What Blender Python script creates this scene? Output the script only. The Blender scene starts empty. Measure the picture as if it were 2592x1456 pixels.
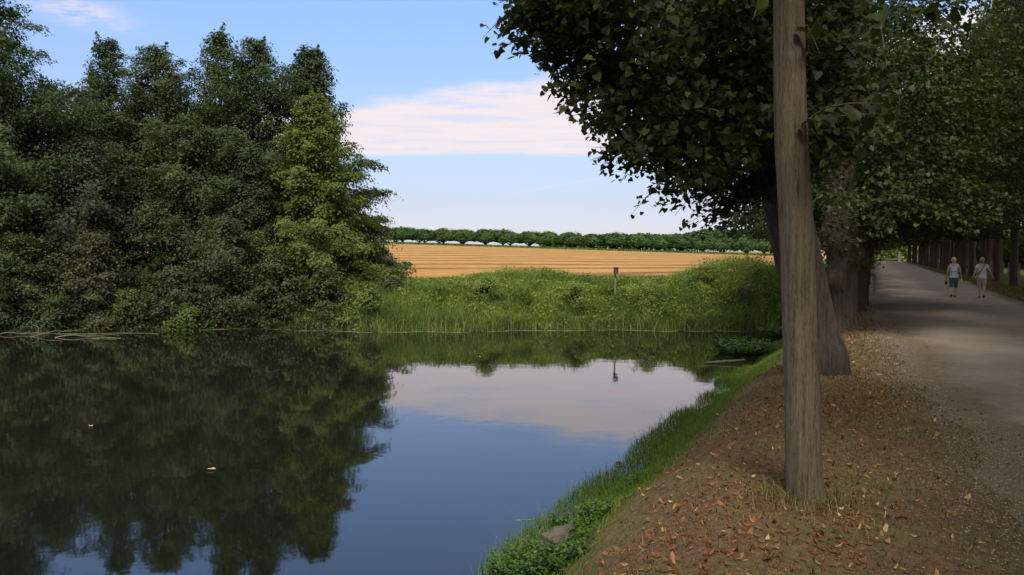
import bpy, bmesh, math, random
import numpy as np
from mathutils import Vector, Matrix

# ------------------------------------------------------------------ camera, sky, sun, exposure
SC = bpy.context.scene
COL = SC.collection
F = 1900.0; HORIZ = 645.0; CH = 1.8                       # focal length (px of a 2592 wide frame), horizon row, eye height
PITCH = math.atan((728 - HORIZ) / F)
cam_d = bpy.data.cameras.new('camera'); cam = bpy.data.objects.new('camera', cam_d); COL.objects.link(cam)
cam.location = (0, 0, CH); cam.rotation_euler = (math.pi/2 - PITCH, 0, 0)
cam_d.sensor_width = 36; cam_d.lens = 36 * F / 2592; cam_d.clip_start = .05; cam_d.clip_end = 5000
SC.camera = cam
SUN_EL, SUN_AZ = 47, 180
W = bpy.data.worlds.new('World'); SC.world = W; W.use_nodes = True
SC.view_settings.view_transform = 'Standard'; SC.view_settings.look = 'None'
SC.view_settings.exposure = 1.85; SC.view_settings.gamma = 1
SC.view_settings.use_curve_mapping = False
SC.render.engine = 'CYCLES'
SC.cycles.max_bounces = 8; SC.cycles.diffuse_bounces = 4; SC.cycles.glossy_bounces = 3
SC.cycles.transmission_bounces = 4; SC.cycles.transparent_max_bounces = 6

def world_nodes():
    nt = W.node_tree; n = nt.nodes; l = nt.links; n.clear()
    out = n.new('ShaderNodeOutputWorld'); bg = n.new('ShaderNodeBackground'); bg.inputs[1].default_value = .072
    sky = n.new('ShaderNodeTexSky'); sky.sky_type = 'NISHITA'; sky.sun_disc = False
    sky.sun_elevation = math.radians(SUN_EL); sky.sun_rotation = math.radians(SUN_AZ)
    sky.altitude = 0; sky.air_density = 1.0; sky.dust_density = .6; sky.ozone_density = 2.2
    def M(op, a, b=None, c=None):
        m = n.new('ShaderNodeMath'); m.operation = op
        for k, v in enumerate((a, b, c)):
            if v is None: continue
            if isinstance(v, (int, float)): m.inputs[k].default_value = v
            else: l.new(v, m.inputs[k])
        return m.outputs[0]
    def ss(v, a, b):
        r = n.new('ShaderNodeMapRange'); r.interpolation_type = 'SMOOTHSTEP'; l.new(v, r.inputs[0])
        r.inputs[1].default_value = a; r.inputs[2].default_value = b; return r.outputs[0]
    tc = n.new('ShaderNodeTexCoord'); sx = n.new('ShaderNodeSeparateXYZ'); l.new(tc.outputs['Generated'], sx.inputs[0])
    z = M('MAXIMUM', sx.outputs[2], .012)
    px = M('DIVIDE', sx.outputs[0], z); py = M('DIVIDE', sx.outputs[1], z)      # a flat cloud layer seen from below
    cv = n.new('ShaderNodeCombineXYZ'); l.new(px, cv.inputs[0]); l.new(py, cv.inputs[1])
    def noise(sc, det, rough, sy=1.0):
        mp = n.new('ShaderNodeMapping'); l.new(cv.outputs[0], mp.inputs[0]); mp.inputs['Scale'].default_value = (1, sy, 1)
        t = n.new('ShaderNodeTexNoise'); l.new(mp.outputs[0], t.inputs[0]); t.inputs['Scale'].default_value = sc
        t.inputs['Detail'].default_value = det; t.inputs['Roughness'].default_value = rough; return t.outputs[0]
    nb = noise(1.1, 5, .6); nf = noise(1.6, 8, .62, 2.2)
    wob = M('MULTIPLY', M('SUBTRACT', nb, .5), 1.5)
    near = M('ADD', M('MULTIPLY', px, -.62), 4.22)                              # near rim of the bank of cloud
    near = M('ADD', near, wob)
    far = M('ADD', M('MULTIPLY', wob, .5), 7.7)
    m = M('MULTIPLY', ss(M('SUBTRACT', py, near), -.1, .45), ss(M('SUBTRACT', far, py), -.1, .45))
    m = M('MULTIPLY', m, ss(px, -5.5, -4.0))
    dens = ss(nf, .28, .56)
    m = M('MULTIPLY', m, M('ADD', M('MULTIPLY', dens, .5), .46))
    dx = M('DIVIDE', M('ADD', px, 1.78), .15); dy = M('DIVIDE', M('ADD', py, -3.14), .22)
    r2 = M('ADD', M('MULTIPLY', dx, dx), M('MULTIPLY', dy, dy))
    puff = M('MULTIPLY', M('EXPONENT', M('MULTIPLY', r2, -1)), ss(noise(7, 5, .6, 1.6), .3, .62))
    m = M('MAXIMUM', m, M('MULTIPLY', puff, .75))
    # thin vapour trail
    tr = M('SUBTRACT', py, M('ADD', M('MULTIPLY', px, -2.2), 12.4))
    trail = M('MULTIPLY', M('EXPONENT', M('MULTIPLY', M('MULTIPLY', tr, tr), -60)), M('MULTIPLY', ss(px, -.4, .2), ss(px, 1.6, 1.0)))
    m = M('MAXIMUM', m, M('MULTIPLY', trail, .22))
    # broken cloud added overhead and behind the viewer, out of view, as fill light
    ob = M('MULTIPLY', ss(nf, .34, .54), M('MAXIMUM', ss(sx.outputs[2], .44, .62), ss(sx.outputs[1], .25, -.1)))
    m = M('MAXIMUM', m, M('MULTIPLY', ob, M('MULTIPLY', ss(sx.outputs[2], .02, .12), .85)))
    hs = n.new('ShaderNodeHueSaturation'); hs.inputs['Saturation'].default_value = 1.0; hs.inputs['Value'].default_value = 1.0
    l.new(sky.outputs[0], hs.inputs['Color'])
    mul = n.new('ShaderNodeMix'); mul.data_type = 'RGBA'; mul.blend_type = 'MULTIPLY'; mul.inputs[0].default_value = 1
    l.new(hs.outputs[0], mul.inputs[6]); rp = n.new('ShaderNodeValToRGB'); el = rp.color_ramp.elements
    st = [(0, (.42, .41, .58)), (.07, (.46, .40, .47)), (.14, (.60, .53, .56)), (.33, (.77, .79, .88)), (.6, (1, .99, .92))]
    while len(el) < len(st): el.new(.5)
    for e_, (p_, c_) in zip(el, st): e_.position = p_; e_.color = (*c_, 1)
    l.new(sx.outputs[2], rp.inputs[0]); l.new(rp.outputs[0], mul.inputs[7])
    mx = n.new('ShaderNodeMix'); mx.data_type = 'RGBA'; l.new(m, mx.inputs[0]); l.new(mul.outputs[2], mx.inputs[6])
    mc = n.new('ShaderNodeMix'); mc.data_type = 'RGBA'; l.new(ob, mc.inputs[0]); mc.inputs[6].default_value = (3.65, 3.25, 3.3, 1); mc.inputs[7].default_value = (6.6, 6.2, 5.8, 1)  # the added cloud is brighter than the visible bank, to fill the shade
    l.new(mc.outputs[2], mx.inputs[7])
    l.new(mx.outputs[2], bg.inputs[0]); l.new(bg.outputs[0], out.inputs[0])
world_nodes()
sd = bpy.data.lights.new('sun', 'SUN'); sd.energy = 1.5; sd.angle = math.radians(20.0); sd.color = (1, .93, .82)
so = bpy.data.objects.new('sun', sd); COL.objects.link(so)
_e, _a = math.radians(SUN_EL), math.radians(SUN_AZ)
SUNV = Vector((math.sin(_a)*math.cos(_e), math.cos(_a)*math.cos(_e), math.sin(_e)))
so.rotation_euler = SUNV.to_track_quat('Z', 'Y').to_euler()

# ------------------------------------------------------------------ helpers
RNG = np.random.default_rng(11)
random.seed(5)
RD = np.array([.437, .8995]); RN = np.array([.8995, -.437])        # avenue direction and its right-hand normal
WATER = -1.1
def P(px, py, Y):
    """point at distance Y in front of the camera that the photograph shows at (px, py)"""
    cp, sp = math.cos(PITCH), math.sin(PITCH)
    a = (px - 1296) / F; b = (728 - py) / F
    dy = cp + b*sp; dz = -sp + b*cp
    return np.array([a*Y/dy, Y, CH + dz*Y/dy])
def uv(x, y): return x*RN[0] + y*RN[1], x*RD[0] + y*RD[1]
def xy(u, v): return u*RN[0] + v*RD[0], u*RN[1] + v*RD[1]
def sm(a, b, x):
    t = np.clip((x - a) / (b - a), 0, 1); return t*t*(3 - 2*t)
def fnoise(x, y, seed=0):
    r = np.random.default_rng(seed + 100); z = 0
    for k in range(6):
        f = 2.0**k * .23; a = r.uniform(0, 6.28, 4); d = r.uniform(0, 6.28, 2)
        z = z + (np.sin(f*(x*np.cos(d[0]) + y*np.sin(d[0])) + a[0]) * np.sin(f*1.3*(x*np.cos(d[1]) + y*np.sin(d[1])) + a[1])) / 1.7**k
    return z
def shore(x): return 28.9 + .35*np.sin(x*.55) + .18*np.sin(x*1.7 + 1) - .9*sm(-14, -22, x) + 0*x
def gz(x, y):
    """height of the land"""
    x = np.asarray(x, float); y = np.asarray(y, float)
    u, v = uv(x, y)
    uu = u + .10*np.sin(v*1.1) + .07*np.sin(v*2.9 + 1)
    zn = -1.12*sm(-1.05, -3.15, uu)**.85 - 1.2*sm(-3.1, -5.5, uu)
    zn = zn - .04*sm(-.6, -1.4, u) + .02*fnoise(x, y, 1)*sm(0.5, -.6, u)
    d = y - shore(x)
    zf = -2.3 + 1.2*sm(-2.2, 0, d) + 1.15*sm(-.1, 2.6, d) + .25*sm(2.5, 9, d)
    yy = np.maximum(y, 1.0)
    s = np.clip(.0258 - .0399*(x/yy + .177), -.0, .03)
    ridge = np.clip(y, 41, 207)
    zf = zf + .42*sm(37, 44, y) + (ridge - 41)*s
    back = sm(215, 480, y)
    zfar = 1.0 + 2.8*sm(215, 520, y)
    zf = np.where(y > 207, zf*(1 - back) + zfar*back, zf)
    w = sm(-.8, -6.5, u)
    zf = zf*w + zf.clip(max=0)*(1 - w)
    z = np.where(y > 24, np.maximum(zn, zf), zn)
    return z

def mesh_np(name, V, Fc, mat, parent=None, attr=None, smooth=False, nor=None):
    V = np.asarray(V, np.float32).reshape(-1, 3); Fc = np.asarray(Fc, np.int32)
    me = bpy.data.meshes.new(name); k = Fc.shape[1]
    me.vertices.add(len(V)); me.vertices.foreach_set('co', V.ravel())
    me.loops.add(Fc.size); me.loops.foreach_set('vertex_index', Fc.ravel())
    me.polygons.add(len(Fc)); me.polygons.foreach_set('loop_start', np.arange(0, Fc.size, k, dtype=np.int32))
    me.update(calc_edges=True)
    if attr is not None:
        a = me.attributes.new('tone', 'FLOAT', 'POINT'); a.data.foreach_set('value', np.asarray(attr, np.float32))
    if smooth: me.shade_smooth()
    me.materials.append(mat)
    o = bpy.data.objects.new(name, me); COL.objects.link(o); o.parent = parent
    return o
def empty(name, loc=(0, 0, 0), rz=0):
    o = bpy.data.objects.new(name, None); COL.objects.link(o); o.location = loc; o.rotation_euler = (0, 0, rz); return o
def tag(o, label=None, cat=None, group=None, kind=None):
    if label: o['label'] = label
    if cat: o['category'] = cat
    if group: o['group'] = group
    if kind: o['kind'] = kind
    return o
def copy_tree(o, parent=None):
    c = o.copy(); COL.objects.link(c); c.parent = parent
    for ch in o.children: copy_tree(ch, c)
    return c

# ------------------------------------------------------------------ materials
def new_mat(name):
    m = bpy.data.materials.new(name); m.use_nodes = True; nt = m.node_tree; nt.nodes.clear()
    out = nt.nodes.new('ShaderNodeOutputMaterial'); return m, nt.nodes, nt.links, out
def ramp(n, l, src, stops):
    r = n.new('ShaderNodeValToRGB'); e = r.color_ramp.elements
    while len(e) < len(stops): e.new(.5)
    for el, (p, c) in zip(e, stops): el.position = p; el.color = (*c, 1)
    l.new(src, r.inputs[0]); return r.outputs[0]
def noise_n(n, l, scale, det=4, rough=.55, mp=None, coord='Object', dist=0):
    tc = n.new('ShaderNodeTexCoord'); m = n.new('ShaderNodeMapping'); l.new(tc.outputs[coord], m.inputs[0])
    if mp: m.inputs['Scale'].default_value = mp
    t = n.new('ShaderNodeTexNoise'); l.new(m.outputs[0], t.inputs[0]); t.inputs['Scale'].default_value = scale
    t.inputs['Detail'].default_value = det; t.inputs['Roughness'].default_value = rough; t.inputs['Distortion'].default_value = dist
    return t.outputs[0]
def math_n(n, l, op, a, b):
    m = n.new('ShaderNodeMath'); m.operation = op
    for k, v in enumerate((a, b)):
        if isinstance(v, (int, float)): m.inputs[k].default_value = v
        else: l.new(v, m.inputs[k])
    return m.outputs[0]
def mixc(n, l, f, a, b, mode='MIX'):
    m = n.new('ShaderNodeMix'); m.data_type = 'RGBA'; m.blend_type = mode
    for k, v in ((0, f), (6, a), (7, b)):
        if isinstance(v, (int, float)): m.inputs[k].default_value = v
        elif isinstance(v, tuple): m.inputs[k].default_value = (*v, 1)
        else: l.new(v, m.inputs[k])
    return m.outputs[2]
def leaf_mat(name, stops, trans=.35, rough=.6, patch=None, pscale=.6, spec=.2):
    m, n, l, out = new_mat(name)
    at = n.new('ShaderNodeAttribute'); at.attribute_name = 'tone'
    c = ramp(n, l, at.outputs['Fac'], stops)
    if patch:
        f = noise_n(n, l, pscale, 3, .6, coord='Object')
        f2 = ramp(n, l, f, [(.42, (0, 0, 0)), (.62, (1, 1, 1))])
        c = mixc(n, l, f2, c, mixc(n, l, 1.0, c, patch, 'MULTIPLY'))
    oi = n.new('ShaderNodeObjectInfo')                                     # every plant its own shade of green
    c = mixc(n, l, 1.0, c, ramp(n, l, oi.outputs['Random'], [(0, (.72, .76, .80)), (.35, (1.0, .98, .85)), (.7, (.88, 1.0, .9)), (1, (1.25, 1.22, 1.0))]), 'MULTIPLY')
    b = n.new('ShaderNodeBsdfPrincipled'); l.new(c, b.inputs['Base Color']); b.inputs['Roughness'].default_value = rough
    b.inputs['Specular IOR Level'].default_value = spec
    t = n.new('ShaderNodeBsdfTranslucent'); l.new(mixc(n, l, 1.0, c, (1.5, 1.6, .7), 'MULTIPLY'), t.inputs[0])
    mx = n.new('ShaderNodeMixShader'); mx.inputs[0].default_value = trans
    l.new(b.outputs[0], mx.inputs[1]); l.new(t.outputs[0], mx.inputs[2]); l.new(mx.outputs[0], out.inputs[0])
    return m
def plain(name, col, rough=.7, var=.25, scale=8, bump=0, metal=0):
    m, n, l, out = new_mat(name)
    f = noise_n(n, l, scale, 5, .6)
    c = ramp(n, l, f, [(.3, tuple(x*(1 - var) for x in col)), (.7, tuple(min(1, x*(1 + var)) for x in col))])
    b = n.new('ShaderNodeBsdfPrincipled'); l.new(c, b.inputs['Base Color']); b.inputs['Roughness'].default_value = rough
    b.inputs['Metallic'].default_value = metal
    if bump:
        bp = n.new('ShaderNodeBump'); bp.inputs['Strength'].default_value = bump; bp.inputs['Distance'].default_value = .02
        l.new(f, bp.inputs['Height']); l.new(bp.outputs[0], b.inputs['Normal'])
    l.new(b.outputs[0], out.inputs[0]); return m
def bark_mat(name, dark, light, moss, vs=1.0, strength=.8, mossy=.5):
    m, n, l, out = new_mat(name)
    f = noise_n(n, l, 26*vs, 7, .62, (1, 1, .055), dist=.3)
    f2 = noise_n(n, l, 75*vs, 6, .72, (1, 1, .16), dist=.6)
    g = noise_n(n, l, 2.2, 4, .6)
    h = math_n(n, l, 'ADD', math_n(n, l, 'MULTIPLY', f, .5), math_n(n, l, 'MULTIPLY', f2, .5))
    c = ramp(n, l, h, [(.40, dark), (.49, tuple((a + b)/2 for a, b in zip(dark, light))), (.62, light)])
    c = mixc(n, l, math_n(n, l, 'MULTIPLY', ramp(n, l, g, [(.45, (0, 0, 0)), (.7, (1, 1, 1))]), mossy), c, mixc(n, l, 1.0, c, moss, 'MULTIPLY'))
    b = n.new('ShaderNodeBsdfPrincipled'); l.new(c, b.inputs['Base Color']); b.inputs['Roughness'].default_value = .85
    b.inputs['Specular IOR Level'].default_value = .2
    bp = n.new('ShaderNodeBump'); bp.inputs['Strength'].default_value = strength; bp.inputs['Distance'].default_value = .018
    l.new(h, bp.inputs['Height']); l.new(bp.outputs[0], b.inputs['Normal']); l.new(b.outputs[0], out.inputs[0]); return m

MT = {}
MT['bark_young'] = bark_mat('bark_young', (.05, .037, .026), (.16, .122, .088), (.75, .95, .6), 1.5, .7, .5)
MT['bark_old'] = bark_mat('bark_old', (.025, .019, .016), (.085, .068, .056), (.8, .95, .6), .8, 1.0, .5)
MT['bark_dark'] = bark_mat('bark_dark', (.03, .025, .02), (.09, .08, .07), (.8, .95, .6), 1, .8, .5)
MT['alder'] = leaf_mat('leaves_alder', [(0, (.026, .032, .014)), (.5, (.048, .068, .023)), (.85, (.074, .098, .034)), (1, (.12, .13, .062))], .3, patch=(.8, .85, .95), pscale=.5)
MT['lightgreen'] = leaf_mat('leaves_yellowgreen', [(0, (.042, .056, .014)), (.5, (.076, .104, .024)), (1, (.125, .160, .042))], .35, patch=(.85, .9, .85))
MT['willow'] = leaf_mat('leaves_greygreen', [(0, (.030, .036, .018)), (.5, (.058, .064, .034)), (1, (.10, .104, .060))], .3, patch=(.85, .9, .85))
MT['linden'] = leaf_mat('leaves_linden', [(0, (.020, .027, .009)), (.5, (.038, .048, .015)), (.9, (.068, .080, .025)), (1, (.14, .15, .055))], .33, rough=.5, patch=(.85, .9, .8))
MT['field_tree'] = leaf_mat('leaves_fieldtree', [(0, (.022, .045, .012)), (.5, (.042, .078, .020)), (1, (.07, .12, .03))], .25, patch=(.85, .9, .85), pscale=.2)
MT['reed'] = leaf_mat('leaves_reed', [(0, (.065, .085, .018)), (.4, (.14, .185, .045)), (.75, (.25, .28, .070)), (.93, (.21, .20, .09)), (1, (.27, .20, .12))], .35, rough=.55, patch=(.55, .66, .68), pscale=.8)
MT['herb'] = leaf_mat('leaves_herb', [(0, (.065, .085, .016)), (.5, (.15, .185, .038)), (.9, (.24, .275, .065)), (1, (.28, .27, .16))], .35, patch=(.5, .62, .64), pscale=.8)
MT['shore_leaf'] = leaf_mat('leaves_shore', [(0, (.04, .085, .014)), (.6, (.085, .16, .025)), (1, (.13, .22, .04))], .3, rough=.35)
MT['grass'] = leaf_mat('blades_green', [(0, (.05, .08, .014)), (.5, (.10, .155, .024)), (.85, (.155, .20, .036)), (1, (.26, .23, .10))], .3, patch=(.8, .85, .8))
MT['drygrass'] = leaf_mat('blades_dry', [(0, (.07, .07, .024)), (.4, (.13, .12, .045)), (.75, (.20, .16, .075)), (1, (.34, .26, .14))], .25, rough=.7)
MT['litter'] = leaf_mat('litter_leaves', [(0, (.07, .034, .016)), (.35, (.15, .062, .028)), (.62, (.24, .105, .045)), (.84, (.33, .185, .09)), (1, (.56, .41, .22))], .15, rough=.65)
MT['dock'] = leaf_mat('leaves_reddish', [(0, (.06, .06, .02)), (.5, (.11, .09, .035)), (1, (.19, .11, .06))], .3)
MT['duckweed'] = plain('duckweed', (.12, .145, .05), .6, .4, 6)
MT['deadwood'] = plain('deadwood', (.10, .08, .055), .8, .3, 12, .4)
MT['stone'] = plain('stone', (.085, .07, .055), .85, .35, 9, .9)

def ground_mat():
    m, n, l, out = new_mat('soil_and_grass')
    geo = n.new('ShaderNodeNewGeometry')
    at = n.new('ShaderNodeAttribute'); at.attribute_name = 'tone'      # 0 bare earth .. 1 green turf
    a = noise_n(n, l, 1.3, 6, .65); b_ = noise_n(n, l, 14, 8, .7); c_ = noise_n(n, l, 70, 4, .7)
    soil = ramp(n, l, b_, [(.3, (.075, .046, .027)), (.5, (.135, .083, .048)), (.66, (.19, .118, .068)), (.8, (.28, .185, .11))])
    olive = ramp(n, l, b_, [(.3, (.08, .070, .028)), (.55, (.14, .12, .05)), (.8, (.22, .185, .09))])
    s = mixc(n, l, ramp(n, l, a, [(.44, (0, 0, 0)), (.62, (1, 1, 1))]), soil, olive)
    green = ramp(n, l, b_, [(.3, (.035, .055, .012)), (.7, (.09, .13, .03))])
    s = mixc(n, l, at.outputs['Fac'], s, green)
    s = mixc(n, l, .45, s, mixc(n, l, 1.0, s, ramp(n, l, c_, [(.3, (.45, .45, .45)), (.7, (1.6, 1.6, 1.6))]), 'MULTIPLY'))
    b = n.new('ShaderNodeBsdfPrincipled'); l.new(s, b.inputs['Base Color']); b.inputs['Roughness'].default_value = .95
    b.inputs['Specular IOR Level'].default_value = .1
    bp = n.new('ShaderNodeBump'); bp.inputs['Strength'].default_value = .9; bp.inputs['Distance'].default_value = .03
    l.new(math_n(n, l, 'ADD', b_, math_n(n, l, 'MULTIPLY', c_, .5)), bp.inputs['Height']); l.new(bp.outputs[0], b.inputs['Normal'])
    l.new(b.outputs[0], out.inputs[0]); return m
def path_mat():
    m, n, l, out = new_mat('gravel')
    at = n.new('ShaderNodeAttribute'); at.attribute_name = 'tone'      # 1 at the worn rim where earth mixes in
    a = noise_n(n, l, .7, 6, .65); g = noise_n(n, l, 60, 6, .75); f = noise_n(n, l, 220, 3, .7); md = noise_n(n, l, 6, 6, .7)
    c = ramp(n, l, g, [(.28, (.175, .142, .11)), (.5, (.265, .218, .172)), (.72, (.36, .305, .245))])
    c = mixc(n, l, .5, c, mixc(n, l, 1.0, c, ramp(n, l, a, [(.35, (.75, .74, .72)), (.65, (1.2, 1.2, 1.2))]), 'MULTIPLY'))
    c = mixc(n, l, .5, c, mixc(n, l, 1.0, c, ramp(n, l, f, [(.35, (.6, .6, .6)), (.65, (1.45, 1.45, 1.45))]), 'MULTIPLY'))
    e = math_n(n, l, 'MINIMUM', 1.0, math_n(n, l, 'MULTIPLY', math_n(n, l, 'MULTIPLY', at.outputs['Fac'], 1.9), ramp(n, l, md, [(.35, (.45, .45, .45)), (.55, (1, 1, 1))])))
    c = mixc(n, l, e, c, ramp(n, l, g, [(.3, (.10, .075, .048)), (.7, (.20, .155, .10))]))
    b = n.new('ShaderNodeBsdfPrincipled'); l.new(c, b.inputs['Base Color']); b.inputs['Roughness'].default_value = .95
    b.inputs['Specular IOR Level'].default_value = .15
    bp = n.new('ShaderNodeBump'); bp.inputs['Strength'].default_value = .6; bp.inputs['Distance'].default_value = .012
    l.new(math_n(n, l, 'ADD', g, f), bp.inputs['Height']); l.new(bp.outputs[0], b.inputs['Normal'])
    l.new(b.outputs[0], out.inputs[0]); return m
def field_mat():
    m, n, l, out = new_mat('stubble')
    tc = n.new('ShaderNodeTexCoord'); mp = n.new('ShaderNodeMapping'); l.new(tc.outputs['Object'], mp.inputs[0])
    mp.inputs['Rotation'].default_value = (0, 0, math.radians(-17))
    nz = n.new('ShaderNodeTexNoise'); nz.inputs['Scale'].default_value = .02; nz.inputs['Detail'].default_value = 3; l.new(mp.outputs[0], nz.inputs[0])
    sx = n.new('ShaderNodeSeparateXYZ'); l.new(mp.outputs[0], sx.inputs[0])
    y = math_n(n, l, 'ADD', sx.outputs[1], math_n(n, l, 'ADD', math_n(n, l, 'MULTIPLY', nz.outputs[0], 22), math_n(n, l, 'MULTIPLY', noise_n(n, l, .09, 4, .6), 7)))
    def lines(period, sharp):
        s = math_n(n, l, 'SINE', math_n(n, l, 'MULTIPLY', y, 6.2832/period), 0)
        return math_n(n, l, 'POWER', math_n(n, l, 'ADD', math_n(n, l, 'MULTIPLY', s, .5), .5), sharp)
    sw = lines(8.6, 3.5); fine = lines(1.55, 2.0)
    br = noise_n(n, l, 1.0, 4, .65, (.12, .8, 1)); st = noise_n(n, l, 3.0, 5, .7, (.3, 1, 1)); big = noise_n(n, l, .03, 3, .6)
    c = ramp(n, l, st, [(.3, (.25, .140, .052)), (.5, (.35, .200, .072)), (.72, (.47, .29, .12))])
    c = mixc(n, l, math_n(n, l, 'MULTIPLY', fine, .3), c, (.19, .10, .04))
    k = math_n(n, l, 'MULTIPLY', sw, ramp(n, l, br, [(.3, (.35, .35, .35)), (.6, (1, 1, 1))]))
    c = mixc(n, l, math_n(n, l, 'MULTIPLY', k, .95), c, (.10, .052, .022))
    c = mixc(n, l, .3, c, mixc(n, l, 1.0, c, ramp(n, l, big, [(.4, (.75, .8, .8)), (.6, (1.2, 1.15, 1.1))]), 'MULTIPLY'))
    b = n.new('ShaderNodeBsdfPrincipled'); l.new(c, b.inputs['Base Color']); b.inputs['Roughness'].default_value = 1
    b.inputs['Specular IOR Level'].default_value = .05
    bp = n.new('ShaderNodeBump'); bp.inputs['Strength'].default_value = .8; bp.inputs['Distance'].default_value = .25
    l.new(math_n(n, l, 'ADD', sw, st), bp.inputs['Height']); l.new(bp.outputs[0], b.inputs['Normal'])
    l.new(b.outputs[0], out.inputs[0]); return m
def water_mat():
    m, n, l, out = new_mat('pond_water')
    b = n.new('ShaderNodeBsdfPrincipled'); b.inputs['Base Color'].default_value = (.008, .009, .006, 1)
    b.inputs['Roughness'].default_value = .03; b.inputs['IOR'].default_value = 1.82
    a = noise_n(n, l, 1.2, 3, .5, (1, 1.0, 1)); f = noise_n(n, l, 9, 2, .5, (1, 1.6, 1)); pm = noise_n(n, l, .16, 2, .5)
    k = ramp(n, l, pm, [(.42, (.15, .15, .15)), (.62, (1, 1, 1))])
    h = math_n(n, l, 'ADD', math_n(n, l, 'MULTIPLY', a, .35), math_n(n, l, 'MULTIPLY', math_n(n, l, 'MULTIPLY', f, k), .05))
    bp = n.new('ShaderNodeBump'); bp.inputs['Strength'].default_value = .16; bp.inputs['Distance'].default_value = .05
    l.new(h, bp.inputs['Height']); l.new(bp.outputs[0], b.inputs['Normal']); l.new(b.outputs[0], out.inputs[0]); return m
MT['ground'] = ground_mat(); MT['path'] = path_mat(); MT['field'] = field_mat(); MT['water'] = water_mat()

# ------------------------------------------------------------------ land, pond, path, field
def grid(xs, ys):
    X, Y = np.meshgrid(xs, ys); nx, ny = len(xs), len(ys)
    i = np.arange(nx*ny).reshape(ny, nx)
    Fc = np.stack([i[:-1, :-1].ravel(), i[:-1, 1:].ravel(), i[1:, 1:].ravel(), i[1:, :-1].ravel()], 1)
    return X, Y, Fc
xs = np.unique(np.concatenate([np.linspace(-2500, -120, 30), np.linspace(-120, -12, 90), np.linspace(-12, 14, 210), np.linspace(14, 120, 100), np.linspace(120, 2500, 30)]))
ys = np.unique(np.concatenate([np.linspace(-400, -20, 15), np.linspace(-20, 0, 40), np.linspace(0, 45, 300), np.linspace(45, 230, 120), np.linspace(230, 600, 30), np.linspace(600, 3500, 20)]))
X, Y, Fc = grid(xs, ys); Z = gz(X, Y)
U, V_ = uv(X, Y)
D = Y - shore(X)
turf = np.clip(np.maximum(.35*sm(-1.2, -2.4, U) + .65*sm(-2.2, -2.8, U - .035*(V_ - 8) + .15*fnoise(X*2, Y*2, 3)), sm(-1, .5, D)*sm(-1.5, -3, U)), 0, 1)
turf = np.where(X < -7.5, turf*(1 - .75*sm(-7, -9, X)), turf)
turf = np.maximum(turf, .7*sm(5.4, 6.4, U)*sm(20, 40, V_))
Z = Z + (.015*fnoise(X*3, Y*3, 4))*sm(.2, -.8, U)*(Z > -1.1)
tag(mesh_np('ground', np.stack([X, Y, Z], -1), Fc, MT['ground'], attr=turf.ravel(), smooth=True), kind='structure')

wx = np.array([[-140, -60], [25, -60], [25, 34], [-140, 34]], float)
tag(mesh_np('pond_water', np.c_[wx, np.full(4, WATER)], [[0, 1, 2, 3]], MT['water']), kind='structure')

# gravel path: wobbly rims, drifting away from the tree row with distance
pv = np.concatenate([np.arange(-30, 3, .5), np.arange(3, 40, .12), np.arange(40, 232, .8)])
lw = np.interp(pv, [0, 4.5, 7, 9, 13, 21, 32, 50, 230], [1.2, 1.05, .85, .70, .42, .02, -.35, -.6, -.75]) + .10*np.sin(pv*.9) + .07*np.sin(pv*2.3 + 1) + .05*np.sin(pv*5.1) + .03*np.sin(pv*13)
rw = 5.0 + .7*sm(30, 60, pv) + .4*sm(60, 180, pv) + .08*np.sin(pv*.8) + .05*np.sin(pv*2.9) + .03*np.sin(pv*7)
nt_ = 25; T = np.linspace(0, 1, nt_)
PU = lw[:, None]*(1 - T) + rw[:, None]*T; PV = np.repeat(pv[:, None], nt_, 1)
pxx, pyy = xy(PU, PV)
crown_h = .03*(1 - (2*T - 1)**2)
pz = gz(pxx, pyy) + .006 + crown_h[None, :] + .006*fnoise(pxx*2, pyy*2, 6)*np.sin(np.pi*T)[None, :]
i = np.arange(PU.size).reshape(PU.shape)
pf = np.stack([i[:-1, :-1].ravel(), i[:-1, 1:].ravel(), i[1:, 1:].ravel(), i[1:, :-1].ravel()], 1)
rim = np.maximum(1 - sm(-.1, 1.3, PU - lw[:, None]), 1 - sm(0, .7, rw[:, None] - PU))
tag(mesh_np('path', np.stack([pxx, pyy, pz], -1), pf, MT['path'], attr=rim.ravel(), smooth=True), kind='structure')

def field_sheet(y0, y1, x0f, x1f, ny):
    ysf = np.linspace(0, 1, ny)**1.6*(y1 - y0) + y0; t = np.linspace(0, 1, 60)
    YY = np.repeat(ysf[:, None], 60, 1); xa = np.array([x0f(q) for q in ysf]); xb = np.array([x1f(q) for q in ysf])
    XX = xa[:, None]*(1 - t) + xb[:, None]*t
    if y0 < 60: YY = YY + (.35*np.sin(XX*.7) + .25*np.sin(XX*1.9 + 2))*(1 - sm(0, .1, (YY - y0)/(y1 - y0)))
    i = np.arange(XX.size).reshape(XX.shape)
    f = np.stack([i[:-1, :-1].ravel(), i[:-1, 1:].ravel(), i[1:, 1:].ravel(), i[1:, :-1].ravel()], 1)
    return tag(mesh_np('field', np.stack([XX, YY, gz(XX, YY) + .03], -1), f, MT['field'], smooth=True), kind='structure')
ux = lambda q, u: (u + .437*q)/.8995                    # x where the row offset is u at depth q
field_sheet(40.5, 198, lambda q: -75 - q*.5, lambda q: ux(q, -8), 90)
field_sheet(212, 620, lambda q: -200, lambda q: ux(q, -12), 50)

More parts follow.
